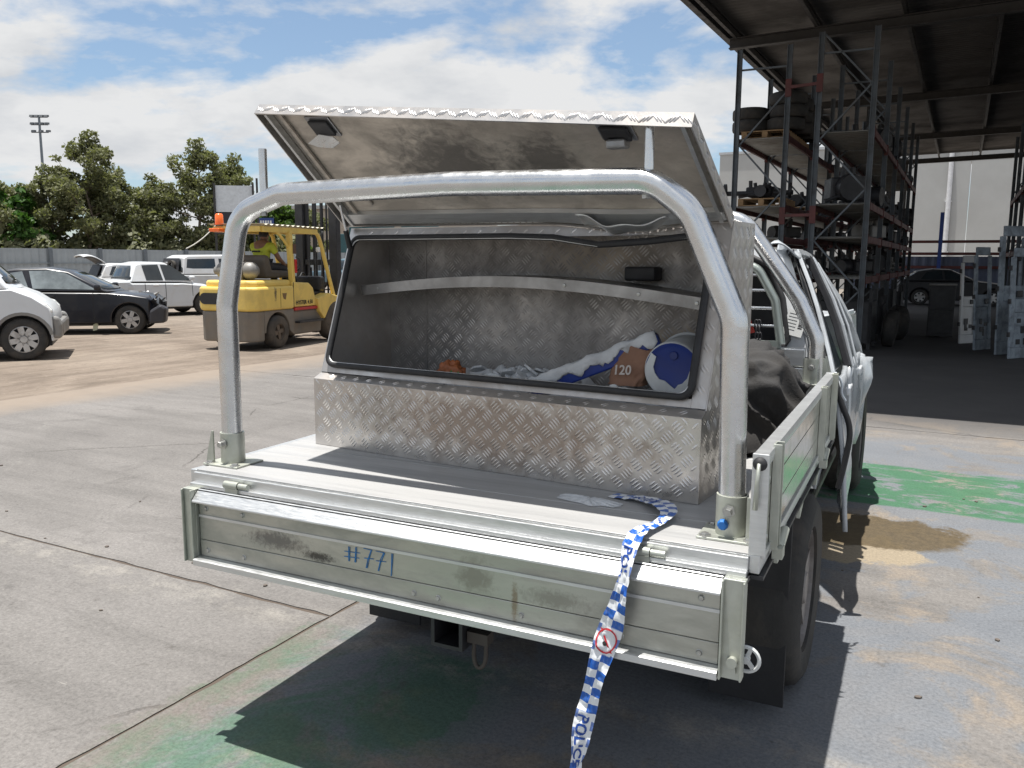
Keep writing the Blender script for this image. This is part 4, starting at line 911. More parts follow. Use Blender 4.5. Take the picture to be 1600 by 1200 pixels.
# rubble of plaster and offcuts filling the bottom of the box
rub=MB()
def rbf(s,t):
    x=.012+(BL-.024)*s; y=.05+.385*t
    z=.215+.055*noise.noise(Vector((x*6,y*6,1)))+.04*noise.noise(Vector((x*19,y*19,4)))+.085*math.exp(-((x-.72)/.20)**2)*(.4+.6*t)+.04*math.exp(-((x-1.2)/.25)**2)
    return (x,y,min(max(z,.02),(.25 if y<.12 else .335)))
rub.grid(rbf,110,34); ro=rub.build('plaster_rubble',PLASTER); ro.location=BW+Vector((0,0,.003)); ro.rotation_euler=(0,0,BRZ); tag(ro,'pale plaster dust and broken offcuts heaped in the tool box','rubble',kind='stuff')
rr=random.Random(21)
for k in range(46):
    mb=MB(); a=rr.uniform(.012,.040); pts=[(a*rr.uniform(.6,1.2)*math.cos(t),a*rr.uniform(.6,1.2)*math.sin(t)) for t in [i*PI/3 for i in range(6)]]
    mb.prism(pts,'z',-.004,.004); x=min(1.44,max(.06,rr.choice([rr.gauss(.66,.10),rr.gauss(.85,.08),rr.uniform(.35,1.1)]))); y=rr.uniform(.16,.4)
    zz=rbf((x-.012)/(BL-.024),(y-.05)/.385)[2]
    o=mb.build('plaster_chip',PLASTER); o.location=bw((x,y,zz+.016)); o.rotation_euler=(rr.uniform(-.8,.8),rr.uniform(-.8,.8),rr.uniform(0,6)); tag(o,'small broken chip of white plaster among the rubble in the tool box','chip','plaster chips in the tool box')
# white bucket with a blue base, lying on its side
bk2=thing('bucket','white plastic bucket with a blue base and torn white label lying in the tool box','bucket',bw((1.335,.19,.357)),BRZ+.10)
b=MB(); b.lathe([(.0845,0),(.088,.004),(.090,.015),(.097,.19),(.104,.192),(.104,.20)],(0,0,0),(0,1,0),36); b.build('body',PWHITE,bk2,smooth=50)
b=MB(); b.lathe([(0,.006),(.070,.006),(.078,.002),(.0845,0)],(0,0,0),(0,1,0),36); b.build('base_disc',PBLUE,bk2,smooth=50)
b=MB(); pts=[]; rr=random.Random(4)
for k in range(25):
    a=R(172+k*196/24); pts.append((.0835*math.cos(a),.0835*math.sin(a)))
inner=[(.060,.010),(.050,-.022),(.034,-.040),(.022,-.044),(.012,-.058),(-.002,-.048),(-.020,-.034),(-.038,-.030),(-.052,-.012),(-.058,.008),(-.050,.040),(-.066,.052)]
b.prism(pts+inner,'y',-.0035,.0008); b.build('torn_label',PWHITE,bk2)
b=MB(); b.lathe([(0,.001),(.012,.001),(.013,0)],(.004,.002,.045),(0,-1,0),16); b.build('moulding_mark',pm('blue_plastic_dark',(.01,.028,.17),.4),bk2)
# crumpled brown paper bag printed 120
bag=thing('paper_bag','crumpled brown paper bag printed 120 beside the blue and white bucket','bag',bw((1.175,.215,.298)),BRZ)
mb=MB(); n=18
def bagf(s,t):
    a=2*PI*s; h=t; rx=.062*(1-.25*max(0,h-.8)/.2); ry=.045*(1-.55*h)
    k=1+.16*noise.noise(Vector((math.cos(a)*2.4,math.sin(a)*2.4,h*6)))-.18*abs(noise.noise(Vector((math.cos(a)*4,math.sin(a)*4,h*9+3))))
    return (rx*k*abs(math.cos(a))**.6*(1 if math.cos(a)>0 else -1)+.035*h,ry*k*abs(math.sin(a))**.6*(1 if math.sin(a)>0 else -1)+.02*h,.118*h+.01*math.sin(a*2)*h)
mb.grid(bagf,40,12); bo=mb.build('bag_body',KRAFT,bag,smooth=True); tp=MB(); tp.add([bagf(k/40,1) for k in range(40)],[tuple(range(40))]); tp.build('bag_top',KRAFT,bag)
def bagtx(x,y): return Vector((-.040+x+.010,-.052+.022*((y+.035)/.118),.035+y+x*.05))
text_mb('120',.042,bagtx).build('print',pm('pale_print',(.55,.50,.46),.8),bag)
# long blue box with a dusty white top
lv=thing('long_box','long narrow blue box caked in white plaster, leaning up in the tool box','box',bw((.86,.15,.262)),BRZ)
d=Vector((.40,.13,.175)); 
mb=MB(); mb.bar((0,0,0),d,.075,.052,(0,0,1)); mb.build('body',PBLUE,lv,bevel=.006)
up=Vector((1,0,0)).cross(d).normalized(); up=d.cross(Vector((0,1,0))).normalized(); up=up if up.z>0 else -up
sdv=Vector((0,1,0)); sdv=(sdv-d.normalized()*sdv.dot(d.normalized())).normalized()
def crust(s,t):
    e=t*2-1; n_=noise.noise(Vector((s*9,t*3,2)))+.6*noise.noise(Vector((s*24,t*7,5))); q=d*(.02+.97*s)
    if t<.3: k=(.3-t)/.3; return q-sdv*(.0405+.004*n_)+up*(.029-.030*k*(1+1.2*n_))      # runs down the near face
    return q+sdv*((t-.3)/.7*2-1)*.0405*(1 if abs(e)<.99 else .95)+up*(.030+.008*n_+.004)
mb=MB(); mb.grid(crust,46,12); mb.build('plaster_crust',PLASTER,lv,solid=.003,smooth=True)
MB().box(-.03,.012,-.05,-.028,-.02,.022).build('end_label',PAPER,lv,bevel=.002)
mound('crumpled_paper','crumpled ball of white paper in front of the brown paper bag','paper',bw((1.165,.155,.262)),(.052,.035,.028),PAPER,3,.22,3.5,4,BRZ,crease=.3)
pk=mound('snack_packet','small orange packet with a green end on the plaster dust','packet',bw((.500,.185,.258)),(.060,.035,.055),pm('orange_packet',(.36,.11,.035),.5,0,.3,12),5,.25,3,4,BRZ,crease=.3)
gp=MB(); gp.grid(lambda s,t:Vector((.018+.045*s,-.036+.012*math.sin(s*4)+.01*t,.012+.036*t*(1-.4*s))),8,6); gp.build('green_end',pm('green_print',(.03,.20,.03),.5),pk,solid=.004,smooth=True)
wp=MB(); wp.grid(lambda s,t:Vector((.09*(s-.5),.01*math.sin(s*5+t*3),.05*t*math.sin(PI*(.15+.7*s)))),10,6); o=wp.build('plastic_scrap',PWHITE,solid=.002,smooth=True); o.location=bw((.70,.15,.262)); o.rotation_euler=(.3,0,BRZ); tag(o,'curved scrap of white plastic sheet among the rubble','scrap')
# spilt white powder on the tray floor
sp_=MB(); rr=random.Random(6); pts=[]
for k in range(40):
    a=2*PI*k/40; r=1+.35*noise.noise(Vector((math.cos(a)*2,math.sin(a)*2,7))); pts.append((.10*r*math.cos(a),.042*r*math.sin(a)))
sp_.add([(0,0,.006)]+[(x*.5,y*.5,.005+.003*math.sin(i*2.3)) for i,(x,y) in enumerate(pts)]+[(x,y,.0003) for x,y in pts],[(0,1+k,1+(k+1)%40) for k in range(40)]+[(1+k,41+k,41+(k+1)%40,1+(k+1)%40) for k in range(40)])
o=sp_.build('spilt_powder',PLASTER); o.location=utw((.40,.245,.921)); o.rotation_euler=(0,0,-TA-.1); tag(o,'patch of spilt white powder on the tray floor by the tool box','powder')
# ---------------------------------------------------------------- dark canvas cover heaped behind the box
bm=bmesh.new(); bmesh.ops.create_icosphere(bm,subdivisions=6,radius=1)
for v in bm.verts:
    d=v.co.normalized(); r=1+.16*noise.noise(d*1.6+Vector((3,1,0)))
    q=Vector((d.x*2.0+d.z*.8,d.y*2.0,d.z*1.3)); q+=Vector((noise.noise(q+Vector((5,0,0))),noise.noise(q+Vector((0,5,0))),noise.noise(q+Vector((0,0,5)))))*.7
    fold=1-abs(noise.noise(q*1.1)); fold2=1-abs(noise.noise(q*2.3+Vector((9,2,1))))
    r+=.20*(fold**4-.4)+.07*(fold2**4-.4); p=d*r
    if p.z<-.1: p.z=-.1+(p.z+.1)*.1
    v.co=Vector((p.x*.36,p.y*.36,(p.z+.16)*.315))
me=bpy.data.meshes.new('canvas_cover'); bm.to_mesh(me); bm.free(); me.shade_smooth(); me.materials.append(TARP)
o=bpy.data.objects.new('canvas_cover',me); col.objects.link(o); o.location=utw((.52,1.33,.922)); o.rotation_euler=(0,0,-TA); tag(o,'rumpled charcoal canvas cover heaped on the tray behind the tool box','cover')
# chain hanging from the guard
ch=thing('chain','black chain hanging from the window guard down to the canvas cover','chain',utw((.60,1.69,1.25)),-TA)
for sgn in (0,1):
    for k in range(11):
        m_=MB(); c=Vector((.004*k+sgn*.012,-.01*k,.10-.026*k)); rot=Matrix.Rotation(PI/2*(k%2),3,'Z')
        m_.tube([c+rot@Vector((.007*math.cos(a),0,.017*math.sin(a))) for a in [2*PI*i/10 for i in range(10)]],.003,5,closed=True); m_.build('link',BLKM,ch,smooth=True)
# ---------------------------------------------------------------- checked police tape trailing over the tailgate
tm,nt,b=newmat('police_tape'); uvn=nt.nodes.new('ShaderNodeUVMap'); s=nt.nodes.new('ShaderNodeSeparateXYZ'); nt.links.new(uvn.outputs[0],s.inputs[0])
ck=nt.nodes.new('ShaderNodeTexChecker'); ck.inputs['Scale'].default_value=1
cbn=nt.nodes.new('ShaderNodeCombineXYZ'); nt.links.new(mth(nt,'MULTIPLY',s.outputs[0],42),cbn.inputs[0]); nt.links.new(mth(nt,'MULTIPLY',s.outputs[1],2.0),cbn.inputs[1]); cbn.inputs[2].default_value=.5
nt.links.new(cbn.outputs[0],ck.inputs['Vector']); ck.inputs['Color1'].default_value=(*TAPEB,1); ck.inputs['Color2'].default_value=(.74,.76,.78,1)
TZ=[(.075,.165),(.335,.375),(.515,.620),(.735,.815),(.975,1.12)]     # plain white spans carrying print
msk=None
for a,c in TZ:
    q=band(nt,s.outputs[0],a,c,.004); msk=q if msk is None else mth(nt,'MAXIMUM',msk,q)
edge_=mth(nt,'GREATER_THAN',mth(nt,'ABSOLUTE',mth(nt,'SUBTRACT',s.outputs[1],.5)),.36)
cc=mix(nt,mth(nt,'MULTIPLY',msk,mth(nt,'SUBTRACT',1,mth(nt,'MULTIPLY',edge_,.85))),ck.outputs[0],(.74,.76,.78))
cc=mix(nt,ramp(nt,nz(nt,None,60,4),[(.5,0),(.8,.25)]),cc,(.45,.46,.47)); nt.links.new(cc,b.inputs['Base Color']); b.inputs['Roughness'].default_value=.28
b.inputs['Transmission Weight'].default_value=0
path=[(.44,.325,.924),(.50,.31,.930),(.565,.292,.938),(.625,.235,.945),(.662,.165,.945),(.648,.085,.938),(.630,.02,.935),(.624,-.040,.928),(.620,-.082,.895),(.618,-.092,.85),(.612,-.095,.79),(.590,-.098,.71),(.570,-.102,.64),(.552,-.108,.56),(.532,-.112,.47),(.518,-.118,.38),(.510,-.124,.28),(.506,-.13,.16),(.50,-.16,.05),(.46,-.26,.012),(.38,-.36,.012)]
CP=smoothpath(path,2); cum=[0]
for p,q in zip(CP,CP[1:]): cum.append(cum[-1]+(q-p).length)
def tp_at(u):
    u=min(max(u,0),cum[-1]-1e-6); i=max(k for k in range(len(cum)) if cum[k]<=u); i=min(i,len(CP)-2); f=(u-cum[i])/(cum[i+1]-cum[i]); return CP[i].lerp(CP[i+1],f)
def tape_pt(u,v,h=0):   # v in -.5..+.5
    p=tp_at(u); d=(tp_at(u+.01)-tp_at(u-.01)); d=d.normalized() if d.length>0 else Vector((0,0,-1))
    hang=min(1,max(0,(u-.50)/.08)); wd=Vector((0.25,1,0)) if u<.22 else Vector((1,.15,0))
    tw=.5*math.sin(u*7.0)+.35*math.sin(u*17+1); side=(Vector((.25,1,0)).lerp(Vector((1,.15,0)),min(1,max(0,(u-.12)/.12)))).normalized()
    side=(side-d*side.dot(d)).normalized(); nr=side.cross(d); 
    if hang>.0: side=(side*math.cos(tw*hang*.7)+nr*math.sin(tw*hang*.7)).normalized(); nr=side.cross(d)
    wl=.046+.011*math.sin(u*9+.5)-.008*math.sin(u*23)
    q_=Vector((u*26,v*2.2,3.1)); cup=.012*(abs(noise.noise(q_))-.25)+.005*(abs(noise.noise(q_*2.3))-.25)+.006*math.sin(u*31)*(abs(v)*2)**1.5
    if u<.42: cup=abs(cup)*(1 if nr.z>0 else -1)*.6
    if u>.5 and nr.y>0: nr=-nr
    if u<=.5 and nr.z<0: nr=-nr
    return p+side*v*wl+nr*(cup+h)
tape=MB(); NU,NV=330,10; TL_=cum[-1]
tape.grid(lambda s,t:tape_pt(s*TL_,t-.5),NU,NV); to=tape.build('checked_tape',tm,smooth=32)
uvl=to.data.uv_layers.new(name='UVMap')
for lp in to.data.loops:
    i=lp.vertex_index; a=(i%(NU+1))/NU*TL_; c=(i//(NU+1))/NV; uvl.data[lp.index].uv=(a,c)
to.location=TO; to.rotation_euler=(0,0,-TA)
tag(to,'crumpled blue and white checked police tape trailing over the tailgate','tape')
TXB=pm('tape_print_blue',(.01,.06,.30),.5)
def ttext(txt,u0,size,flip=1,dv=0):
    mb=text_mb(txt,size,lambda x,y:tape_pt(u0+x*1.0,(-.33+dv)+y/.055,.0016)); o=mb.build('lettering',TXB,to); return o
ttext('POLICE',.080,.032); ttext('POL',.520,.044); ttext('POLICE',.985,.044)
for k,(a,c) in enumerate(((.34,-.2),(.352,.05),(.362,.25))): 
    q=MB(); q.grid(lambda s,t:tape_pt(a+.006*s,c-.15+.3*t,.0015),2,4); q.build('print_bar',TXB,to)
q=MB(); 
for r_,n_ in ((.030,28),):
    q.add([tape_pt(.775+.034*math.sin(2*PI*i/n_)*k,.42*math.cos(2*PI*i/n_)*k,.0018) for i in range(n_) for k in (.86,1.0)],[(2*i,2*i+1,(2*i+3)%(2*n_),(2*i+2)%(2*n_)) for i in range(n_)])
q.add([tape_pt(.775+.026*a,.34*a+b_,.0018) for a in (-1,-.3,.3,1) for b_ in (-.05,.05)],[(0,1,3,2),(2,3,5,4),(4,5,7,6)]); q.build('red_symbol',pm('tape_red',(.5,.02,.03),.5),to)
q=MB(); q.add([tape_pt(.782+.006*math.cos(a),.10*math.sin(a)-.02,.0021) for a in [i*PI/4 for i in range(8)]],[tuple(range(8))]); q.build('black_dot',BLKP,to)

# ---------------------------------------------------------------- forklift
fk=thing('forklift','big yellow forklift with a grey lower body seen from behind','forklift',(-4.87,15.52,-.012),R(71))
def plan(x0,x1,hw_,ch): return [(x0,-hw_+ch),(x0+ch*.9,-hw_),(x1,-hw_),(x1,hw_),(x0+ch*.9,hw_),(x0,hw_-ch)]
MB().prism(plan(-.70,.55,.63,.16),'z',.70,1.13).build('counterweight',YEL,fk,bevel=.05,seg=3)
MB().prism(plan(-.60,.55,.56,.16),'z',1.10,1.24).build('engine_cover',YEL,fk,bevel=.05,seg=3)
low=MB(); low.prism(plan(-.68,-.36,.60,.16),'z',.16,.698); low.box(-.41,.5,-.34,.34,.2,.698); lo_=low.build('lower_counterweight',GREY,fk,bevel=.03)
for sy in (-1,1):
    ar=[(-.361,.30),(-.361,.698),(.56,.698),(.56,.20)]+[(.05+.37*math.cos(R(a)),.30+.36*math.sin(R(a))) for a in range(0,181,15)]
    MB().prism(ar,'y',sy*.35,sy*.60).build('wheel_surround',GREY,fk,bevel=.015)
MB().prism([(.56,.20),(.56,.66),(1.62,.66),(1.52,.20)],'y',-.58,.58).build('chassis_side',GREY,fk,bevel=.03)
MB().box(.58,1.50,-.615,.615,.66,.715).build('red_stripe',RED,fk,bevel=.008)
sp1=MB().prism([(.56,.72),(.56,1.20),(1.10,1.17),(1.24,1.08),(1.38,.72)],'y',-.605,.605).build('side_panel',YEL,fk,bevel=.03)
def fktx(x,y): return Vector((.62+x,-.612,.77+y))
text_mb('HYSTER 4.50',.105,fktx).build('lettering',BLKP,sp1)
MB().prism([(1.38,.60),(1.30,.86),(1.75,.95),(2.2,.86),(2.42,.62),(2.42,.52),(2.1,.66),(1.70,.62),(1.55,.45)],'y',-.66,-.42).build('front_mudguard',YEL,fk,bevel=.02); MB().prism([(1.38,.60),(1.30,.86),(1.75,.95),(2.2,.86),(2.42,.62),(2.42,.52),(2.1,.66),(1.70,.62),(1.55,.45)],'y',.42,.66).build('front_mudguard',YEL,fk,bevel=.02)
MB().box(1.2,1.9,-.42,.42,.60,.98).build('floor_plate',BLKM,fk,bevel=.02); MB().box(1.72,1.92,-.45,.45,.98,1.28).build('dash',BLKM,fk,bevel=.04)
# radiator slot
gr=MB(); pts=[]
for cx,a0 in ((.40,-90),(-.30,90)):
    pass
sl=[(.40+.10*math.cos(R(a)),.92+.10*math.sin(R(a))) for a in range(-90,91,15)]+[(-.18+.10*math.cos(R(a)),.92+.10*math.sin(R(a))) for a in range(90,271,15)]
gr.prism(sl,'x',-.715,-.68); gr.build('radiator_slot',BLACK,fk)
for (x,y_,r_,w_) in ((.05,-.53,.30,.22),(.05,.53,.30,.22),(1.98,-.54,.40,.28),(1.98,.54,.40,.28)):
    wheel(fk,(x,y_,r_),r_,w_,-1 if y_<0 else 1,rim=pm('dusty_hub',(.13,.10,.075),.7),ns=4,tyre=pm('dusty_tyre',(.055,.05,.045),.9,0,.2,6,dirt=(.13,.105,.08),dscale=4,damt=.5),rr=.5)
# hoses, decals, panel lines and grab rail
for k in range(3): MB().tube(smoothpath([(1.75,-.10+.1*k,1.0),(2.0,-.12+.12*k,1.25+.1*k),(2.3,-.15+.15*k,1.0),(2.36,-.15+.15*k,2.2)],2),.018,6).build('hydraulic_hose',BLACK,fk,smooth=True)
MB().box(.555,.560,-.612,-.60,.73,1.19).build('panel_line',BLKP,fk); MB().box(.10,.104,-.634,-.625,.74,1.09).build('panel_line',BLKP,fk)
MB().prism([(.16,1.00),(.30,1.00),(.26,.88),(.19,.90)],'y',-.6325,-.6305).build('worn_decal',pm('worn_decal_brown',(.20,.12,.05),.7),fk)
MB().tube(smoothpath([(.70,-.60,1.30),(.76,-.64,1.34),(.76,-.64,1.62),(.70,-.58,1.66)],2),.014,6).build('grab_rail',BLKM,fk,smooth=True)
MB().box(1.52,1.60,-.57,-.50,1.76,1.86).build('work_lamp',LAMP,fk,bevel=.02)
MB().box(.60,1.45,-.70,-.59,.42,.46).build('step',BLKM,fk,bevel=.008)
# overhead guard
gd_=MB()
for sy in (-1,1):
    gd_.bar((.62,sy*.54,1.15),(.56,sy*.54,2.13),.085,.10,(0,1,0)); gd_.tube(smoothpath([(1.50,sy*.52,2.14),(1.62,sy*.53,2.06),(1.80,sy*.56,1.5),(2.02,sy*.58,.9)],2),.042,8)
    gd_.bar((-.22,sy*.50,2.15),(1.52,sy*.52,2.15),.09,.10); gd_.tube(smoothpath([(.58,sy*.53,1.82),(.36,sy*.52,2.02),(.18,sy*.52,2.13)],2),.03,8)
gd_.bar((-.22,-.5,2.15),(-.22,.5,2.15),.09,.10); gd_.bar((1.50,-.5,2.15),(1.50,.5,2.15),.09,.08); go_=gd_.build('overhead_guard',YEL,fk,bevel=.012)
vs=[];fs=[]
for k in range(49):
    x=-.3+k*.042; z=2.222+(.022 if k%4<2 else 0); vs+=[(x,-.58,z),(x,.58,z)]
for k in range(48): fs.append((2*k,2*k+1,2*k+3,2*k+2))
MB().add(vs,fs).build('roof_sheet',pm('pale_roof_sheet',(.55,.52,.42),.5),fk,solid=.004)
b=MB(); b.lathe([(0,.20),(.05,.195),(.07,.17),(.075,.02),(.075,0)],(-.26,.36,2.23),(0,0,1),16); bo=b.build('beacon',ORANGE,fk,smooth=50); b=MB(); b.box(-.42,-.12,.25,.47,2.10,2.16); b.build('beacon_bracket',ORANGE,bo,bevel=.01)
# gas bottle, seat, steering, lamps
b=MB(); b.lathe([(0,-.42),(.09,-.41),(.15,-.34),(.155,-.25),(.155,.25),(.15,.34),(.09,.41),(.07,.47),(0,.47)],(-.25,.02,1.41),(0,1,0),20); gb=b.build('gas_bottle',SILV,fk,smooth=50)
for y_ in (-.2,.2): b=MB(); b.lathe([(.157,-.02),(.163,-.02),(.163,.02),(.157,.02)],(-.25,.02+y_,1.41),(0,1,0),20); b.build('bottle_strap',BLKM,gb)
MB().prism([(.18,1.26),(.10,1.62),(.16,1.70),(.28,1.68),(.36,1.42),(.90,1.40),(.92,1.27)],'y',-.30,.30).build('seat',SEATM,fk,bevel=.05,seg=3)
b=MB(); b.tube([Vector((1.42,0,1.42))+Matrix.Rotation(-.5,3,'Y')@Vector((.17*math.cos(a),.17*math.sin(a),0)) for a in [2*PI*k/20 for k in range(20)]],.016,8,closed=True); b.cyl((1.42,0,1.42),(1.62,0,1.1),.025,8); b.bar((1.30,0,1.35),(1.54,0,1.48),.03,.015); b.build('steering_wheel',BLACK,fk,smooth=50)
MB().box(.655,.72,-.60,-.55,1.36,1.62).build('tail_light',pm('red_lens',(.5,.03,.03),.3),fk,bevel=.01); MB().box(.60,.70,-.60,-.52,1.72,1.90).build('sign_plate',pm('brown_plate',(.10,.05,.03),.6),fk)
# mast
ms=MB()
for sy in (-1,1):
    ms.box(2.34,2.52,sy*.40-.09,sy*.40+.09,.10,3.12); ms.box(2.44,2.56,sy*.31-.03,sy*.31+.03,.12,3.05)
for z in (.35,1.5,3.02): ms.box(2.38,2.48,-.35,.35,z,z+.12)
mo=ms.build('mast',BLKM,fk,bevel=.01)
for y_ in (-.08,.08): MB().cyl((2.46,y_,.3),(2.46,y_,2.9),.035,10).build('lift_ram',BLKM,mo)
for y_ in (-.16,.16): MB().bar((2.52,y_,.4),(2.52,y_,3.0),.02,.035).build('lift_chain',BLKM,mo)
def mtx(x,y): return Vector((2.352,-.355-y*.0-.045+y,1.95+x))
text_mb('HYSTER',.13,lambda x,y:Vector((2.352,-.362-y,2.30+x))).build('lettering',YEL,mo)
car_=MB()
for z in (.30,.72): car_.box(2.58,2.66,-.62,.62,z,z+.11)
for y_ in (-.3,.3): car_.box(2.66,2.70,y_-.06,y_+.06,.08,.85); car_.prism([(2.66,.05),(2.66,.10),(3.75,.065),(3.78,.05)],'y',y_-.06,y_+.06)
car_.build('fork_carriage',BLKM,fk,bevel=.006)
for y_ in (-.58,-.3,0,.3,.58): MB().box(2.60,2.63,y_-.012,y_+.012,.85,1.45).build('load_backrest_bar',BLKM,mo)
# ---- driver
drv=thing('person','person in a yellow hi-vis shirt and dark trousers driving the forklift','person',(-4.87,15.52,-.012),R(71))
def skinmesh(name,pts,edges,rad,mat,parent,sub=2):
    me=bpy.data.meshes.new(name); me.from_pydata(pts,edges,[]); o=bpy.data.objects.new(name,me); col.objects.link(o); o.parent=parent; me.materials.append(mat)
    md=o.modifiers.new('skin','SKIN'); md.use_smooth_shade=True
    for i,sv in enumerate(me.skin_vertices[0].data): r=rad[i]; sv.radius=r if isinstance(r,tuple) else (r,r); sv.use_root=(i==0)
    md=o.modifiers.new('sub','SUBSURF'); md.levels=sub; md.render_levels=sub; return o
HX=.46
bp_=[(HX,0,1.50),(HX-.01,0,1.68),(HX+.03,0,1.88),(HX+.06,0,1.96),(HX+.09,.0,2.02),
     (HX+.04,-.19,1.86),(HX+.20,-.25,1.62),(HX+.46,-.18,1.52),(HX+.04,.19,1.86),(HX+.22,.24,1.62),(HX+.50,.14,1.53),
     (HX+.05,-.11,1.47),(HX+.48,-.14,1.46),(HX+.62,-.14,1.12),(HX+.76,-.14,1.06),(HX+.05,.11,1.47),(HX+.48,.14,1.46),(HX+.62,.14,1.12),(HX+.76,.14,1.06),(HX+.54,-.15,1.50),(HX+.58,.11,1.51)]
be=[(0,1),(1,2),(2,3),(3,4),(2,5),(5,6),(6,7),(2,8),(8,9),(9,10),(0,11),(11,12),(12,13),(13,14),(0,15),(15,16),(16,17),(17,18),(7,19),(10,20)]
br_=[(.13,.15),(.12,.15),(.11,.14),.05,.055,.065,.045,.035,.065,.045,.035,.085,.075,.05,.04,.085,.075,.05,.04,.03,.03]
skinmesh('body',bp_,be,br_,SKIN,drv)
hd=MB(); hd.grid(lambda s,t:(lambda a,ph:Vector((HX+.10+.098*math.cos(a)*math.sin(ph)*(1+.06*math.cos(a)),.076*math.sin(a)*math.sin(ph),2.055-.118*math.cos(ph)-.012*math.cos(a)*math.sin(ph))))(2*PI*s,PI*t),20,14); ho=hd.build('head',SKIN,drv,smooth=True)
n_=MB(); n_.add([(HX+.19,-.014,2.04),(HX+.19,.014,2.04),(HX+.225,0,2.035),(HX+.192,0,2.08)],[(0,2,3),(1,3,2),(0,1,2)]); n_.build('nose',SKIN,ho)
for sy in (-1,1):
    e=MB(); e.lathe([(0,.01),(.022,.008),(.028,0)],(HX+.10,sy*.074,2.05),(0,sy,0),10); e.build('ear',SKIN,ho); e=MB(); e.lathe([(0,.004),(.009,.002),(.011,0)],(HX+.186,sy*.03,2.068),(1,0,0),8); e.build('eye',BLKP,ho)
MB().box(HX+.186,HX+.196,-.022,.022,1.995,2.003).build('mouth',pm('lips',(.2,.07,.06),.6),ho)
hr=MB(); hr.grid(lambda s,t:(lambda a,ph:Vector((HX+.090+.106*math.cos(a)*math.sin(ph),.085*math.sin(a)*math.sin(ph),2.075+.118*math.cos(ph))))(2*PI*s,PI*(.0+.62*t)*(1-.25*max(0,math.cos(2*PI*s)))),22,8); hr.build('hair',HAIRM,drv,smooth=True)
sh_=skinmesh('shirt',[bp_[0],bp_[1],bp_[2],(HX+.045,0,1.93),bp_[5],(HX+.13,-.225,1.72),bp_[8],(HX+.14,.22,1.72)],[(0,1),(1,2),(2,3),(2,4),(4,5),(2,6),(6,7)],[(.15,.175),(.14,.175),(.13,.165),.06,.085,.07,.085,.07],HIVIS,drv)
q=MB(); q.box(HX-.185,HX-.178,-.10,.08,1.745,1.775); q.build('shirt_print',BLKP,drv)
skinmesh('trousers',[bp_[0]]+[bp_[i] for i in (11,12,13,15,16,17)],[(0,1),(1,2),(2,3),(0,4),(4,5),(5,6)],[(.14,.165),.098,.088,.062,.098,.088,.062],DARKC,drv)
for sy in (-1,1):
    MB().box(HX+.58,HX+.86,sy*.14-.05,sy*.14+.05,.985,1.075).build('shoe',BLKM,drv,bevel=.03)
    hx,hy,hz=(HX+.54,-.15,1.50) if sy<0 else (HX+.58,.11,1.51)
    f=MB()
    for k in range(4): f.tube([(hx+.01,hy-.03+k*.02,hz+.02),(hx+.05,hy-.03+k*.02,hz+.025),(hx+.07,hy-.03+k*.02,hz-.01-.004*k),(hx+.05,hy-.03+k*.02,hz-.03)],.009,6)
    f.tube([(hx,hy+sy*-.035,hz),(hx+.03,hy+sy*-.05,hz-.005),(hx+.055,hy+sy*-.045,hz-.015)],.0095,6); f.build('fingers',SKIN,drv,smooth=True)

# ---------------------------------------------------------------- parked cars
def loft(poly,hwf,ends=(.0,.0,.0),crown=.0,zmid=.6,SS=(-1,-.96,-.86,-.6,-.2,.2,.6,.86,.96,1)):
    xs=[p[0] for p in poly]; xa,xb=min(xs),max(xs); mb=MB(); n=len(poly); vs=[]
    st=ends[2] if len(ends)>2 and ends[2] else xb-.7; en=min(ends[0],(xb-st)*.8)
    for s in SS:
        a=abs(s)
        for x,z in poly:
            k=max(0,(x-st)/max(.01,xb-st))*en-max(0,((xa+.5)-x)/.5)*min(ends[1],.12)
            vs.append((x-k*a**3,s*hwf(x,z),z-(crown*a**4 if z>zmid else 0)))
    m=len(SS); fs=[tuple(range(n-1,-1,-1)),tuple((m-1)*n+i for i in range(n))]
    for j in range(m-1):
        for i in range(n): fs.append((j*n+i,j*n+(i+1)%n,(j+1)*n+(i+1)%n,(j+1)*n+i))
    return mb.add(vs,fs)
def inter(poly,step=.18):
    out=[]
    for a,b in zip(poly,poly[1:]+poly[:1]):
        d=math.hypot(b[0]-a[0],b[1]-a[1]); k=max(1,int(d/step))
        for i in range(k): out.append((a[0]+(b[0]-a[0])*i/k,a[1]+(b[1]-a[1])*i/k))
    return out
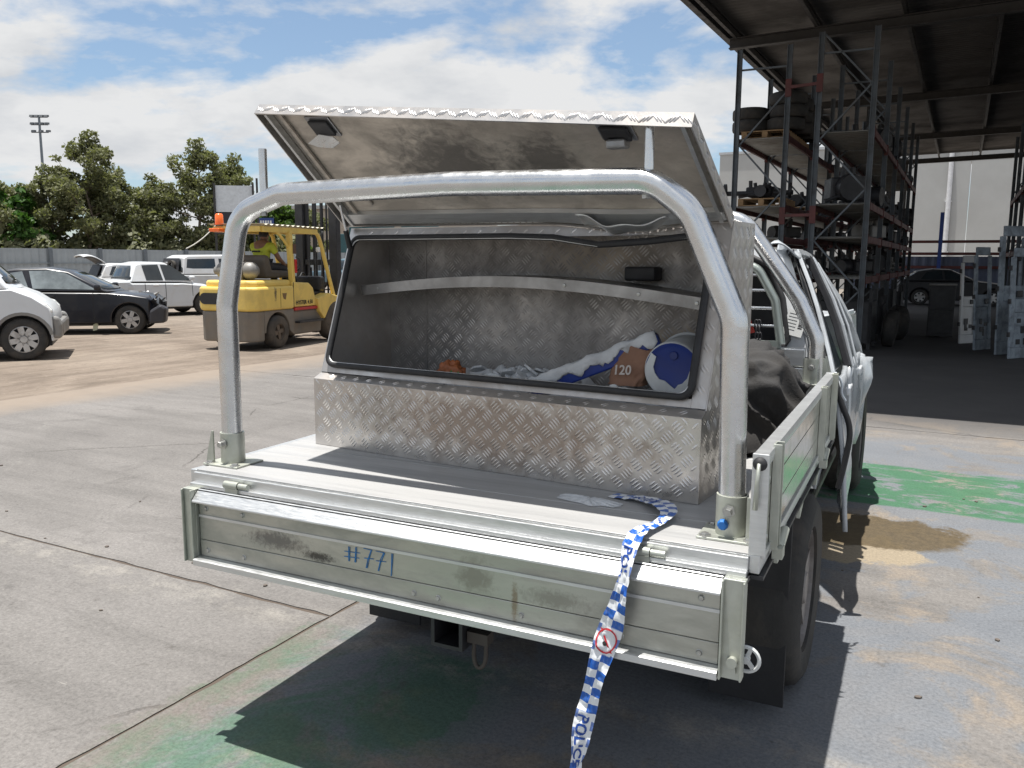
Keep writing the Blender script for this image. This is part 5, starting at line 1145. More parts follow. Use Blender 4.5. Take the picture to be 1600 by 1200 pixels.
def car(name,label,loc,rz_,W,top,wheels,r,zb,green,paint,wins,glass=GLASS,tumb=.26,rimm=ALLOY,group=None,ra=None,ends=(.22,.12),front=None,cat='car',ns=6,seams=(),gw=.93):
    t=thing(name,label,cat,loc,rz_,group); hw_=W/2; ra=ra or r*1.17
    bot=[(top[-1][0],zb)]
    for wx in sorted(wheels,reverse=True):
        h=math.sqrt(max(0,ra*ra-(zb-r)**2)); a0=math.degrees(math.atan2(zb-r,h)); bot+= [(wx+ra*math.cos(R(a)),r+ra*math.sin(R(a))) for a in [a0+(180-2*a0)*k/12 for k in range(13)]]
    bot.append((top[0][0],zb))
    zs=[z for _,z in top]; zt=max(zs)
    def bw_(x,z): return hw_-.05*max(0,(z-.62)/(zt-.62))**2-.04*max(0,(.5-z)/.3)
    body=loft(top+bot,bw_,(ends[0],ends[1],max(wheels)+ra+.005),.05,.75).build('body',paint,t,bevel=.028,smooth=40)
    for wx in wheels:
        for sy in (-1,1): wheel(t,(wx,sy*(hw_-.12),r),r,.20,sy,rim=rimm,ns=ns)
        d=MB(); d.prism(arc(wx,r,ra*1.0,-20,200,10),'y',-hw_+.30,hw_-.30); d.build('arch_liner',BLKM,body)
    mb=MB(); mb.box(top[0][0]+.25,top[-1][0]-.25,-hw_+.2,hw_-.2,zb-.06,zb+.1); mb.build('underbody',BLKM,t)
    if green:
        z0=min(z for _,z in green); zt2=max(z for _,z in green); gh=lambda z:hw_*gw-tumb*max(0,(z-z0))
        gb_=loft(green,lambda x,z:gh(z),(.16,.12),.035,zt2-.12).build('roof_pillars',paint,t,bevel=.02,smooth=40)
        for w_ in wins:
            for sy in (-1,1):
                p=MB(); vs=[(x,sy*(gh(z)+.001),z) for x,z in w_]+[(x,sy*(gh(z)+.009),z) for x,z in w_]; n=len(w_)
                p.add(vs,[tuple(range(n)),tuple(range(2*n-1,n-1,-1))]+[(i,(i+1)%n,n+(i+1)%n,n+i) for i in range(n)]); p.build('window',glass if sy<0 else GLASS,gb_)
        xs=sorted(green,key=lambda p:p[0])
        for (a,b,nm) in ((green[-1],green[-2],'windscreen'),(green[0],green[1],'rear_window')):
            A=Vector((a[0],0,a[1])); B=Vector((b[0],0,b[1])); d=(B-A); nr=Vector((-d.z,0,d.x)).normalized(); nr=nr if (nr.x>0)==(nm=='windscreen') else -nr
            p=MB(); 
            def wf(s,tt):
                q=A.lerp(B,.10+.78*tt); y=(s*2-1)*(gh(q.z)-.06); k=.16 if nm=='windscreen' else -.12
                return q+Vector((-k*abs(s*2-1)**3*.9,y,0))+nr*.014
            p.grid(wf,12,4); p.build(nm,GLASS,gb_,solid=.006,smooth=True)
    for (x,z0_,z1_) in seams:
        for sy in (-1,1):
            p=MB(); P=[(x,sy*(bw_(x,z)+.0015),z) for z in [z0_+(z1_-z0_)*k/6 for k in range(7)]]
            for a,b in zip(P,P[1:]): p.bar(a,b,.010,.004,(0,1,0))
            p.build('door_seam',BLKP,body)
    return t,body,bw_
def place(px,py,th,wx,wy):
    D=CH/((py-402.0+(px-800)*-.0052*-1)/1310.7) if False else None
    d=(cam.matrix_world if False else Matrix.Rotation(PI/2-.1467,3,'X')@Matrix.Rotation(.0052,3,'Z'))@Vector(((px-800)/1310.7,(600-py)/1310.7,-1)); k=-CH/d.z
    P=Vector((d.x*k,d.y*k,0)); c,s=math.cos(th),math.sin(th); return (P.x-(c*wx-s*wy),P.y-(s*wx+c*wy),-.012)
# silver and white van on the left edge
vt,vb,vw_=car('van','white van with silver lower panels parked at the edge of the dirt',place(40,562,R(24),1.55,-.80),R(24),1.70,
  [(-2.2,.30),(-2.28,.6),(-2.25,1.12),(-1.0,1.13),(.6,1.14),(1.42,1.17),(1.70,1.05),(1.93,.88),(2.01,.78),(2.04,.62),(2.04,.34)],[-1.25,1.55],.335,.30,
  [(-2.22,1.11),(-2.05,1.88),(-1.6,1.94),(.2,1.95),(.78,1.88),(1.52,1.13)],WHITE,[[(-1.9,1.25),(-1.85,1.72),(-1.0,1.75),(-1.0,1.22)],[(-.92,1.22),(-.92,1.75),(-.02,1.75),(-.02,1.20)],[(.06,1.19),(.06,1.75),(.66,1.74),(1.26,1.18)]],tumb=.13,cat='van',ns=8,seams=((-.95,.4,1.12),(.02,.4,1.12),(.98,.62,1.12)),ends=(.30,.1))
for sy in (-1,1):
    p=MB(); p.prism([(1.96,.34),(1.98,.50),(1.96,.70),(2.06,.68),(2.10,.56),(2.09,.34)],'y',sy*.62,sy*.83); p.build('bumper_corner',SILV,vt,bevel=.04)
    p=MB(); p.prism([(-.9,.32),(-.9,.64),(1.10,.66),(1.06,.32)],'y',sy*.845,sy*.868); p.build('lower_cladding',SILV,vt,bevel=.012)
    p=MB(); p.prism([(1.80,.77),(1.82,.92),(1.90,.89),(1.99,.78),(1.93,.72)],'y',sy*.66,sy*.83); p.build('headlight',LAMP,vt,bevel=.03)
    p=MB(); p.box(1.02,1.10,sy*.842-.012,sy*.842+.012,.965,.995); p.build('side_indicator',ORANGE,vt,bevel=.008)
    p=MB(); A_=arc(1.55,.335,.385,10,170,14); B_=arc(1.55,.335,.435,170,10,14)
    for (a,b),(c,d),(e,f),(g_,h) in zip(A_,A_[1:],B_[::-1][:-1],B_[::-1][1:]): p.prism([(a,b),(c,d),(g_,h),(e,f)],'y',sy*.838,sy*.858)
    p.build('arch_flare',SILV,vt)
MB().box(1.98,2.10,-.6,.6,.36,.62).build('front_bumper',SILV,vt,bevel=.05)
# dark damaged hatch
dt,db,dw=car('hatchback','dark navy hatchback with a smashed front corner beside the white van',place(205,521,R(14),1.32,-.80),R(14),1.74,
  [(-2.15,.30),(-2.25,.52),(-2.2,.86),(-2.05,.96),(-1.0,.95),(.9,.925),(1.35,.88),(1.70,.83),(1.84,.74),(1.90,.60),(1.88,.32)],[-1.30,1.32],.31,.24,
  [(-2.08,.94),(-1.45,1.30),(-.9,1.41),(-.3,1.43),(.12,1.36),(1.05,.91)],NAVY,[[(-1.55,1.0),(-1.2,1.27),(-.75,1.34),(-.62,.98)],[(-.54,.98),(-.62,1.345),(-.15,1.36),(.10,1.29),(.68,.955)]],glass=GLASS2,tumb=.36,seams=((-.62,.3,.94),(.62,.3,.90)),ends=(.30,.2))
rr=random.Random(9)
def shard(cx,cy,cz,n,mat,par,name,spread,sz):
    for k in range(n):
        m_=MB(); c=Vector((cx+rr.gauss(0,spread),cy+rr.gauss(0,spread*.6),cz+rr.gauss(0,spread)))
        P=[c+Vector((rr.uniform(-1,1),rr.uniform(-1,1)*.5,rr.uniform(-1,1)))*sz for _ in range(5)]
        m_.add(P,[(0,1,2),(0,2,3),(1,3,4),(0,4,2)]); m_.build(name,mat,par,solid=.01)
shard(1.88,-.66,.66,9,BLKM,dt,'broken_trim',.07,.11); shard(1.84,-.66,.78,4,pm('bare_metal',(.25,.25,.25),.5,.5),dt,'torn_metal',.06,.06)
MB().prism([(1.70,.22),(1.72,.50),(1.95,.64),(2.08,.56),(2.04,.24)],'y',-.90,-.55).build('hanging_bumper',pm('bumper_charcoal',(.035,.035,.042),.5),dt,bevel=.05)
for sy in (-1,1): p=MB(); p.box(.66,.80,sy*.90-.08,sy*.90+.08,.95,1.07); p.build('mirror',NAVY,dt,bevel=.04)
MB().box(-.30,-.12,-.872,-.845,.80,.83).build('door_handle',NAVY,dt,bevel=.008)
shard(1.60,-.74,.865,5,pm('chrome_bits',(.5,.5,.5),.3,.6),dt,'loose_clip',.05,.028)
o=MB().prism([(-.06,0),(-.04,.14),(.02,.17),(.06,.15),(.03,.02)],'y',-.01,.01).build('torn_sheet',pm('pale_green_sheet',(.52,.55,.42),.7)); o.location=(-8.95,18.0,.06); o.rotation_euler=(.1,0,.2); tag(o,'scrap of pale sheet hanging under the door of the navy hatchback','scrap')
# white ute in front of the fence
wt_,wb_,_=car('ute','white coupe utility parked behind the navy hatchback',place(322,491,R(44),1.55,-.85),R(44),1.84,
  [(-2.5,.36),(-2.56,.6),(-2.52,1.02),(-.55,1.04),(-.5,.98),(.9,.965),(1.6,.90),(2.2,.76),(2.36,.60),(2.36,.34)],[-1.5,1.55],.33,.26,
  [(-.62,.98),(-.38,1.47),(-.1,1.53),(.5,1.52),(1.38,.96)],WHITE,[[(-.10,1.02),(-.16,1.43),(.28,1.45),(.36,1.02)],[(.42,1.02),(.35,1.45),(.62,1.43),(1.18,1.0)]],tumb=.34,seams=((-.16,.36,.98),(.40,.36,.97),(1.16,.36,.95)),cat='ute')
p=MB(); p.lathe([(.075,0),(.075,.006),(0,.006)],(-.55,-.915,.80),(0,-1,0),16); p.build('fuel_flap',WHITE2,wt_)
for sy in (-1,1): p=MB(); p.box(1.06,1.20,sy*.98-.09,sy*.98+.09,1.0,1.13); p.build('mirror',WHITE,wt_,bevel=.04)
for x in (.05,.62): MB().box(x,x+.16,-.93,-.905,.86,.89).build('door_handle',WHITE2,wt_,bevel=.008)
# white wagon further back
st_,sb_,_=car('wagon','boxy white four wheel drive wagon with wheels in its open back',place(290,477,R(46),-2.1,-.85),R(46),1.78,
  [(-2.2,.45),(-2.25,.7),(-2.2,1.10),(1.05,1.10),(1.75,1.05),(2.2,.95),(2.28,.70),(2.28,.45)],[-1.3,1.45],.36,.42,
  [(-2.2,1.08),(-2.1,1.66),(-1.9,1.74),(.0,1.77),(.45,1.70),(1.18,1.08)],WHITE2,[[(-.75,1.16),(-.75,1.62),(-.05,1.62),(.02,1.14)],[(.12,1.14),(.08,1.62),(.42,1.58),(.95,1.13)]],tumb=.2,seams=((-.82,.5,1.08),(.06,.5,1.08)),cat='car')
p=MB(); p.add([(-2.235,-.70,1.14),(-2.235,.70,1.14),(-2.13,.62,1.62),(-2.13,-.62,1.62)],[(0,1,2,3)]); p.build('open_back',BLKM,sb_,solid=.02)
p=MB(); p.add([(-2.0,-.80,1.16),(-.90,-.80,1.16),(-.90,-.722,1.62),(-1.9,-.722,1.60)],[(0,1,2,3)]); p.build('side_glass',GLASS,sb_,solid=.012)
for (x,z,r_) in ((.10,1.34,.16),(-.30,1.36,.20)):
    p=MB(); p.lathe([(r_*.55,-.05),(r_,-.05),(r_,.05),(r_*.55,.05)],(-2.27,x,z),(1,.2,0),18); p.build('stored_wheel',ALLOY if r_<.18 else TYRE,sb_,smooth=50)
# white hatch with its tailgate up
ht,hb2,_=car('hatchback','small white hatchback with its tailgate raised, against the fence',place(152,470,R(42),-1.9,-.78),R(42),1.68,
  [(-1.85,.3),(-1.92,.6),(-1.85,.92),(.6,.95),(1.0,.90),(1.8,.74),(1.9,.5),(1.85,.3)],[-1.2,1.25],.30,.24,[(-1.80,.90),(-1.55,1.34),(-1.1,1.43),(-.4,1.42),(.75,.93)],WHITE2,[[(-1.4,.98),(-1.25,1.30),(-.65,1.34),(-.6,.97)],[(-.52,.97),(-.56,1.34),(-.25,1.34),(.3,.97)]],cat='car')
q=MB(); q.grid(lambda s,t:Vector((-1.45-.80*t,-.62+1.24*s,1.47+.36*math.sin(t*1.7)-.06*abs(2*s-1)**3-.12*t*t)),14,12); q.build('raised_tailgate',WHITE,ht,solid=.03,smooth=True)
q=MB(); q.grid(lambda s,t:Vector((-1.47-.74*t,-.57+1.14*s,1.435+.36*math.sin(t*1.7)-.06*abs(2*s-1)**3-.12*t*t)),12,10); q.build('tailgate_lining',BLKM,ht,solid=.02,smooth=True)
q=MB(); q.add([(-1.87,-.60,.80),(-1.87,.60,.80),(-1.60,.52,1.36),(-1.60,-.52,1.36)],[(0,1,2,3)]); q.build('boot_opening',BLKM,ht,solid=.03)
# blue-grey car beyond the forklift
bt,_,_=car('pickup','blue grey pickup parked by the fence beyond the forklift',(-9.0,47.0,-.012),R(55),1.80,
  [(-2.4,.45),(-2.5,.7),(-2.45,1.0),(-.6,1.02),(-.55,1.02),(.9,1.02),(2.1,.95),(2.3,.7),(2.3,.45)],[-1.4,1.5],.36,.42,[(-.62,1.0),(-.45,1.62),(.1,1.68),(.5,1.62),(1.2,1.0)],pm('blue_grey_paint',(.10,.16,.20),.3,0,.1,3),[[(-.3,1.08),(-.3,1.56),(.2,1.58),(.25,1.06)],[(.32,1.06),(.28,1.57),(.48,1.55),(.98,1.06)]],cat='car')

# ---------------------------------------------------------------- trees beyond the fence
def leaf_mat(name,c0,c1):
    m,nt,b=newmat(name); oi=nt.nodes.new('ShaderNodeObjectInfo'); g_=nt.nodes.new('ShaderNodeNewGeometry')
    f=nz(nt,g_.outputs['Position'],1.1,4,.7); rp=g_.outputs['Random Per Island']
    c=mix(nt,rp,c0,c1); c=mix(nt,mth(nt,'MULTIPLY',oi.outputs['Random'],.35),c,(.09,.09,.03)); c=mix(nt,1,c,ramp(nt,f,[(.3,.75),(.7,1.2)]),'MULTIPLY')
    nt.links.new(c,b.inputs['Base Color']); b.inputs['Roughness'].default_value=.55; b.inputs['Specular IOR Level'].default_value=.3
    tr_=nt.nodes.new('ShaderNodeBsdfTranslucent'); nt.links.new(mix(nt,1,c,(1.1,1.2,.6),'MULTIPLY'),tr_.inputs[0]); ms_=nt.nodes.new('ShaderNodeMixShader'); ms_.inputs[0].default_value=.36
    nt.links.new(b.outputs[0],ms_.inputs[1]); nt.links.new(tr_.outputs[0],ms_.inputs[2]); nt.links.new(ms_.outputs[0],nt.nodes['Material Output'].inputs[0]); return m
LEAF=leaf_mat('olive_gum_leaves',(.140,.152,.080),(.230,.236,.142)); LEAFG=leaf_mat('fresh_green_leaves',(.035,.10,.018),(.08,.17,.04))
def tree_parts(seed,h,spread,nleaf,lsz,low=.18,lmat=LEAF):
    rr=random.Random(seed); tk=MB(); lf=MB()
    lean=Vector((rr.uniform(-.06,.06),rr.uniform(-.06,.06),1))
    P=[Vector((0,0,0))]
    for k in range(1,7): P.append(Vector((lean.x*h*k/6+rr.uniform(-.2,.2),lean.y*h*k/6+rr.uniform(-.2,.2),h*.86*k/6)))
    tk.tube(P,[.028*h*(1-.82*k/6)*.55 for k in range(7)],8)
    clumps=[]
    for k in range(28):
        t=rr.uniform(low,.98); i=min(5,int(t*6)); base=P[i].lerp(P[i+1],t*6-i); a=rr.uniform(0,2*PI); prof=math.sin(PI*min(1,.22+.80*t))**.7
        L=spread*prof*rr.uniform(.55,1.05); tip=base+Vector((math.cos(a)*L,math.sin(a)*L,L*rr.uniform(.25,.75)+.3)); mid=base.lerp(tip,.5)+Vector((0,0,-.1*L))
        tk.tube([base,mid,tip],[.008*h*(1-t*.7),.005*h*(1-t*.7),.012],6)
        clumps.append((tip,rr.uniform(.75,1.35)*spread*.20)); clumps.append((mid+Vector((rr.uniform(-.4,.4),rr.uniform(-.4,.4),.3)),rr.uniform(.5,.9)*spread*.30))
        for _ in range(2):
            q=base.lerp(tip,rr.uniform(.5,1))+Vector((rr.gauss(0,.35),rr.gauss(0,.35),rr.gauss(.1,.4)))*spread*.35; tk.tube([mid,q],[.02,.008],5); clumps.append((q,rr.uniform(.4,.9)*spread*.24))
    clumps.append((P[-1]+Vector((0,0,.03*h)),spread*.33)); clumps.append((P[-1]+Vector((.3,.2,.10*h)),spread*.20))
    tot=sum(r**2 for _,r in clumps)
    for c,r in clumps:
        for _ in range(int(nleaf*r*r/tot)):
            d=Vector((rr.gauss(0,1),rr.gauss(0,1),rr.gauss(0,1))).normalized()*r*rr.random()**.45; d.z*=.75; p=c+d
            a=Vector((rr.gauss(0,1),rr.gauss(0,1),rr.gauss(-.5,.8))).normalized(); b=a.orthogonal().normalized(); b=Matrix.Rotation(rr.uniform(0,6.28),3,a)@b
            L=lsz*rr.uniform(.7,1.4); W_=L*.30
            o=len(lf.v); lf.v+=[p-a*L*.5,p+b*W_,p+a*L*.5,p-b*W_]; lf.f.append((o,o+1,o+2,o+3))
    return tk,lf
variants=[]
for sd,h,sp_,n_,lm in ((1,10,3.1,12000,LEAF),(2,9.2,2.8,10000,LEAF),(3,7.5,3.1,10500,LEAF),(4,6.5,3.0,9500,LEAFG)):
    tk,lf=tree_parts(sd,h,sp_,n_,.25 if lm is LEAF else .42,.12,lm)
    t=thing('tree','','tree'); trunk=tk.build('trunk',BARK,t,smooth=True); me=bpy.data.meshes.new('crown'); me.from_pydata([tuple(v) for v in lf.v],[],lf.f); me.materials.append(lm)
    cr=bpy.data.objects.new('crown',me); col.objects.link(cr); cr.parent=t; variants.append([t,h,False])
def at(px,D): return (px-800)/1310.7*D
TREES=[ # pixel column, distance, variant, height, label
 (8,62,3,6.9,'dense bright green tree at the end of the fence'),
 (-40,60,2,7.6,'olive tree beyond the bright green one along the fence'),
 (52,66,2,7.2,'bushy olive gum in front of the floodlight pole'),
 (98,64,1,8.4,'rounded olive gum beside the tallest one'),
 (146,63,0,10.9,'tallest olive gum tree behind the fence, beside the light pole'),
 (178,66,1,8.6,'slim olive gum at the shoulder of the tallest one'),
 (236,72,2,6.3,'open branched gum tree in the dip between the two tall groups'),
 (266,66,1,8.0,'mid height gum tree beside the twin topped one'),
 (312,66,0,10.7,'twin topped tall gum near the white sign board'),
 (356,69,1,9.9,'leafy gum tree reaching towards the sign board'),
 (208,84,2,5.8,'pale gum tree set back behind the others in the dip'),
 (28,82,0,8.6,'distant gum tree behind the bright green one'),
 (385,84,2,7.0,'low gum tree behind the sign board'),
 (446,72,3,5.9,'small bright green tree behind the forklift roof'),
 (482,78,2,6.2,'low bushy tree behind the forklift mast')]
for i,(px,D,vi,h,lb) in enumerate(TREES):
    t,h0,used=variants[vi]; o=copy_tree(t) if used else t; variants[vi][2]=True
    o.location=(at(px,D),D,-.012); o.rotation_euler=(0,0,i*1.3); k=h/h0; o.scale=(k*1.05,k*1.05,k); tag(o,lb,'tree','trees beyond the fence')
def bush_parts(seed):
    rr=random.Random(seed); lf=MB()
    for _ in range(2600):
        d=Vector((rr.gauss(0,1),rr.gauss(0,.7),abs(rr.gauss(0,.8)))).normalized()*rr.random()**.4; p=Vector((d.x*2.6,d.y*1.5,d.z*3.0+.2)); p*=1+.2*noise.noise(p*.8)
        a=Vector((rr.gauss(0,1),rr.gauss(0,1),rr.gauss(0,.8))).normalized(); b=a.orthogonal().normalized(); L=.42*rr.uniform(.7,1.4)
        o=len(lf.v); lf.v+=[p-a*L*.5,p+b*L*.3,p+a*L*.5,p-b*L*.3]; lf.f.append((o,o+1,o+2,o+3))
    return lf
lf=bush_parts(5); me=bpy.data.meshes.new('foliage'); me.from_pydata([tuple(v) for v in lf.v],[],lf.f); me.materials.append(LEAF)
bt0=thing('shrub','','shrub'); fo=bpy.data.objects.new('foliage',me); col.objects.link(fo); fo.parent=bt0
sm=MB(); 
for k in range(5): sm.tube([(0,0,0),(math.cos(k*1.3)*.5,math.sin(k*1.3)*.4,1.2),(math.cos(k*1.3)*1.3,math.sin(k*1.3)*.8,2.2)],[.06,.04,.015],6)
sm.build('stem',BARK,bt0)
for i,px in enumerate(range(-60,480,27)):
    D=59+(px+60)*.018+(i%3); o=bt0 if i==0 else copy_tree(bt0); o.location=(at(px,D),D,-.012); o.rotation_euler=(0,0,i*2.1); s=1.0+.28*math.sin(i*2.7); o.scale=(s*1.05,s,s); tag(o,'dark shrub in the hedge row just behind the fence','shrub','shrubs behind the fence')
# ---------------------------------------------------------------- floodlight pole
D=118; fp_=thing('floodlight_pole','tall steel floodlight pole with three rows of lamps above the trees','light pole',(at(84,D),D,-.012))
ztop=20.6
MB().cyl((0,0,0),(0,0,ztop),.26,12,.15).build('pole',pm('pole_grey',(.17,.20,.23),.5,.3),fp_)
for z,n_ in ((ztop,4),(ztop-1.0,4),(ztop-2.0,3)):
    MB().box(-1.15,1.15,-.08,.08,z-.16,z-.04).build('cross_arm',RACKG,fp_)
    for k in range(n_):
        x=-1.0+k*2.0/max(1,n_-1)
        if n_==3: x+= .12
        m_=MB(); m_.prism([(-.25,-.02),(.28,.06),(.28,.34),(-.15,.30)],'x',x-.24,x+.24); o=m_.build('lamp_head',pm('lamp_housing',(.12,.13,.14),.5),fp_,bevel=.03); o.location=(0,0,z-.1)
# ---------------------------------------------------------------- sign board and buildings beyond the fence
D=58; sg=thing('sign_board','large white sign board on steel posts above the fence','sign',(at(372,D),D,-.012),R(6))
MB().box(-1.15,1.25,-.06,.06,4.75,6.5).build('panel',pm('sign_white',(.62,.65,.68),.5),sg); MB().box(-1.15,1.25,-.055,.055,3.5,4.72).build('dark_panel',pm('sign_dark',(.02,.02,.03),.5),sg)
for x in (-1.2,1.35,1.62): MB().box(x-.06,x+.06,-.2,-.07,0,6.65 if x<1.5 else 7.0).build('post',STEEL,sg)
MB().box(-1.3,1.7,-.21,-.12,3.25,3.42).build('rail',STEEL,sg)
D=86; bl_=thing('beige_building','beige rendered building with teal glass beyond the forklift','building',(at(520,D),D,-.012),R(-4))
MB().box(-9,16,0,10,0,6.6).build('wall',BEIGE,bl_); MB().box(-9.3,16.3,-.3,10.3,6.603,6.95).build('roof',pm('beige_roof',(.5,.49,.46),.6),bl_)
for x0,x1,z0,z1 in ((1.9,6.5,2.6,5.6),(7.2,11,2.6,5.6)):
    wn=MB().box(x0,x1,-.06,.02,z0,z1).build('window',TEAL,bl_); MB().box(x0-.08,x1+.08,-.14,-.065,z0-.16,z0).build('sill',BEIGE,wn)
    for k in range(1,3): x=x0+(x1-x0)*k/3; MB().box(x-.03,x+.03,-.09,-.062,z0,z1).build('mullion',STEEL,wn)
MB().box(.9,7.5,-1.6,-.02,-.2,2.2).build('orange_base',pm('terracotta_band',(.35,.17,.09),.8),bl_)
D=70; aw=thing('teal_container','teal sheet metal bin standing behind the fence','bin',(at(556,D),D,-.012))
MB().prism([(-1.2,2.15),(-1.55,3.65),(1.9,3.65),(1.6,2.15)],'y',-.9,.9).build('hopper',pm('teal_paint',(.035,.10,.115),.5),aw,bevel=.03)
for x in (-.9,1.2): MB().box(x-.06,x+.06,-.06,.06,0,2.2).build('leg',STEEL,aw)
D=66; bs=thing('blue_sign','small blue and white notice board behind the forklift roof','sign',(at(421,D),D,-.012))
MB().box(-.55,.6,-.03,.03,4.0,4.75).build('panel',pm('sign_blue',(.03,.06,.22),.5),bs); MB().box(-.5,.55,-.036,-.031,3.5,3.98).build('white_panel',PAPER,bs); MB().box(-.04,.04,.04,.12,0,4.7).build('post',STEEL,bs)
for k in range(5): MB().box(-.45+k*.19,-.33+k*.19,-.036,-.031,4.3,4.55).build('lettering',PAPER,bs)
# cable slung from the sign post to the fence
cb_=MB(); a=Vector((at(349,57),57,4.1)); b=Vector((at(296,52),52,2.2)); P=[]
for k in range(15):
    t=k/14; p=a.lerp(b,t); p.z-=.35*4*t*(1-t)*.6; P.append(p)
cb_.tube(P,.035,6); o=cb_.build('cable',pm('pale_cable',(.45,.43,.38),.7)); tag(o,'pale cable slung from the sign board down to the fence','cable')
# ---------------------------------------------------------------- things in the shade of the shed
def van_door(label,u,v,rot,lean,mat,h=1.75,wd=.62,seed=1):
    rr=random.Random(seed); t=thing('salvaged_panel',label,'panel',S(u,v,.0),-GA+rot,'loose van doors stood on end'); M=Matrix.Rotation(lean,4,'X')
    o1=[(.0,.0),(wd*.96,.02),(wd,h*.5),(wd*.93,h*.90),(wd*.80,h),(wd*.18,h*.985),(.02,h*.93),(-.02,h*.55)]
    def ring(cx,cz,rx,rz_): return [(cx+rx*math.copysign(abs(math.cos(q))**.5,math.cos(q)),cz+rz_*math.copysign(abs(math.sin(q))**.5,math.sin(q))) for q in [2*PI*k/16 for k in range(16)]]
    def piece(x0,x1,z0,z1,y0=0,y1=.045,name='skin',m_=mat,bv=.012):
        q=MB(); q.M=M; q.box(x0,x1,y0,y1,z0,z1); return q.build(name,m_,t,bevel=bv)
    ins=[(0,wd,0,h*.10),(0,wd*.16,h*.101,h*.92),(wd*.84,wd,h*.101,h*.92),(wd*.161,wd*.839,h*.42,h*.54),(wd*.10,wd*.90,h*.921,h)]
    for k,(x0,x1,z0,z1) in enumerate(ins): piece(x0,x1,z0,z1,name='door_rail' if k%2 else 'door_stile')
    piece(wd*.161,wd*.839,h*.101,h*.419,.028,.036,'inner_skin')
    for k in range(4): x=wd*rr.uniform(.25,.7); z=h*rr.uniform(.12,.36); piece(x,x+rr.uniform(.05,.12),z,z+rr.uniform(.05,.14),.018,.0275,'access_hole',BLKM,.006)
    for z in (.2,.5,.8): piece(-.035,-.001,h*z,h*z+.08,.0,.045,'hinge',BLKM,.004)
    piece(wd*.55,wd*.75,h*.45,h*.50,-.02,-.001,'lock_plate',BLKM,.006)
    return t
DW=pm('shaded_door_paint',(.30,.35,.40),.6,0,.12,4,dirt=(.08,.085,.09),dscale=5,damt=.4)  # shade of the shed put into the door colour
van_door('pale van door with an open window frame at the front of the stack',.80,16.4,.95,-.05,DW,1.86,.66,1)
van_door('taller pale van door behind the front one',.62,17.0,.85,-.04,DW,2.25,.75,2)
van_door('narrow pale van door leaning at the side of the stack',.30,17.7,1.0,-.07,DW,1.9,.5,3)
van_door('pale door stood beside the dark cabinet',.05,19.0,.9,-.05,WHITE2,1.75,.45,4)
van_door('pale door lying back against the rack upright',1.35,16.7,.7,-.10,DW,2.2,.7,5)
van_door('slim grey door wedged between the taller ones',.95,17.5,1.1,-.03,DW,2.05,.5,6)
cb2=thing('cabinet','dark steel cabinet standing in the shed aisle beside the doors','cabinet',S(-.25,20.2),-GA)
MB().box(-.35,.15,0,.5,.04,1.12).build('carcass',BLKM,cb2,bevel=.01); MB().box(-.37,.17,-.02,.52,1.122,1.15).build('top',SILV,cb2); 
for z in (.1,.6): MB().box(-.33,.13,-.02,-.001,z,z+.45).build('drawer',BLKM,cb2,bevel=.006)
car('shed_car','dark car body parked against the back wall of the shed',S(-.3,36.5,0),R(-28+8),1.7,[(-2.0,.3),(-2.1,.6),(-2.0,.92),(.7,.94),(1.7,.82),(1.95,.6),(1.9,.3)],[-1.2,1.25],.30,.24,[(-1.9,.92),(-1.3,1.30),(-.8,1.38),(-.2,1.36),(.75,.93)],BLKM,[[(-1.2,.98),(-1.0,1.26),(-.5,1.30),(-.45,.97)],[(-.37,.97),(-.42,1.30),(-.2,1.29),(.35,.97)]],cat='car')
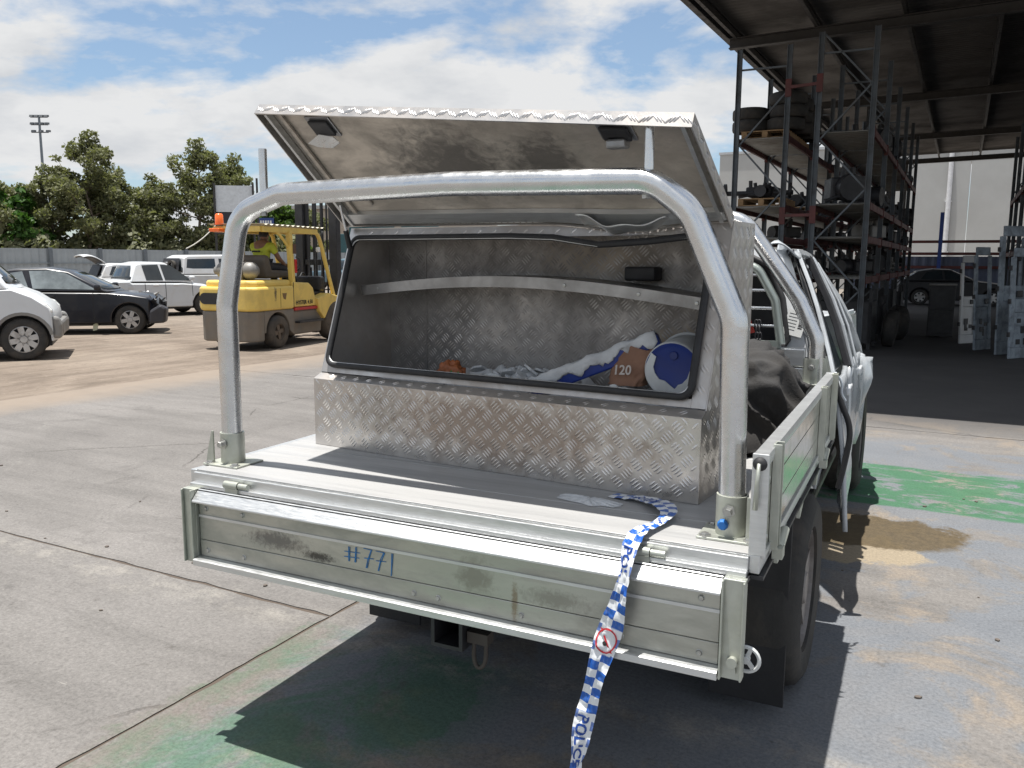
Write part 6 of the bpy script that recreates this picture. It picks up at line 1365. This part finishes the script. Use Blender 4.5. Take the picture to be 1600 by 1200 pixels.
# more stored parts so that the decks read as full
ms_n=0
for (u,z) in ((-3.35,1.355),(-1.95,1.355),(-3.35,2.055),(-1.95,2.055),(-1.95,3.835),(-3.35,3.835)):
    for v in (18.9,20.1,21.9,23.2,24.7,26.1,27.6,28.7):
        ms_n+=1
        if (ms_n*7)%5<2 or (z>3 and v<19.5): continue
        lump('stored_part','jumbled dark '+('alternator and bracket' if ms_n%2 else 'axle housing')+' stored far down the rack aisle','car part',S(u+.1*math.sin(ms_n),v,z),-GA+ms_n*.7,(.6+.2*math.sin(ms_n*3),.7,.35+.2*abs(math.sin(ms_n*2))),40+ms_n,(BLKM,STEEL,SILV,BLKM)[ms_n%4],'jumbled parts far down the rack aisle')
# stillages and wheels along the aisle side of the inner rack
for i,(v,h) in enumerate(((17.2,1.1),(19.6,.9),(22.4,1.2),(25.5,1.0))):
    t=thing('stillage','dark steel stillage bin full of parts at the foot of the rack','bin',S(-1.9,v),-GA,'stillages below the racks')
    for x in (-.45,.45):
        for y_ in (-.45,.45): MB().box(x-.03,x+.03,y_-.03,y_+.03,0,h).build('leg',BLKM,t)
    MB().box(-.48,.48,-.48,.48,.12,.16).build('base',BLKM,t)
    for y_ in (-.47,.47): MB().box(-.48,.48,y_-.01,y_+.01,.161,h*.8).build('side',BLKM,t)
    for x in (-.47,.47): MB().box(x-.01,x+.01,-.455,.455,.161,h*.8).build('side',BLKM,t)
for i,(u,v) in enumerate(((-1.15,17.6),(-1.2,18.4),(-1.1,19.3),(-1.2,20.4))):
    o=ty.copy(); col.objects.link(o); o.location=S(u,v,.336); o.rotation_euler=(PI/2+.1,0,-GA+PI/2+.2*i); tag(o,'tyre standing upright against the foot of the racks','tyre','tyres leaning by the racks')
# small litter on the concrete
rr=random.Random(31)
for k in range(34):
    m_=MB(); a=rr.uniform(.006,.016); m_.prism([(a*rr.uniform(.6,1.2)*math.cos(t),a*rr.uniform(.6,1.2)*math.sin(t)) for t in [i*PI/3 for i in range(6)]],'z',0,a*.5)
    x,y_=rr.choice([(rr.uniform(1.2,3.6),rr.uniform(2.4,6)),(rr.uniform(-4,-1.2),rr.uniform(3,8))]); o=m_.build('pebble',pm('pebble_grey',(.12,.10,.085),.9,0,.3,40)); o.location=(x,y_,.0005); tag(o,'small dark stone chip lying on the concrete','stone','stone chips on the concrete')
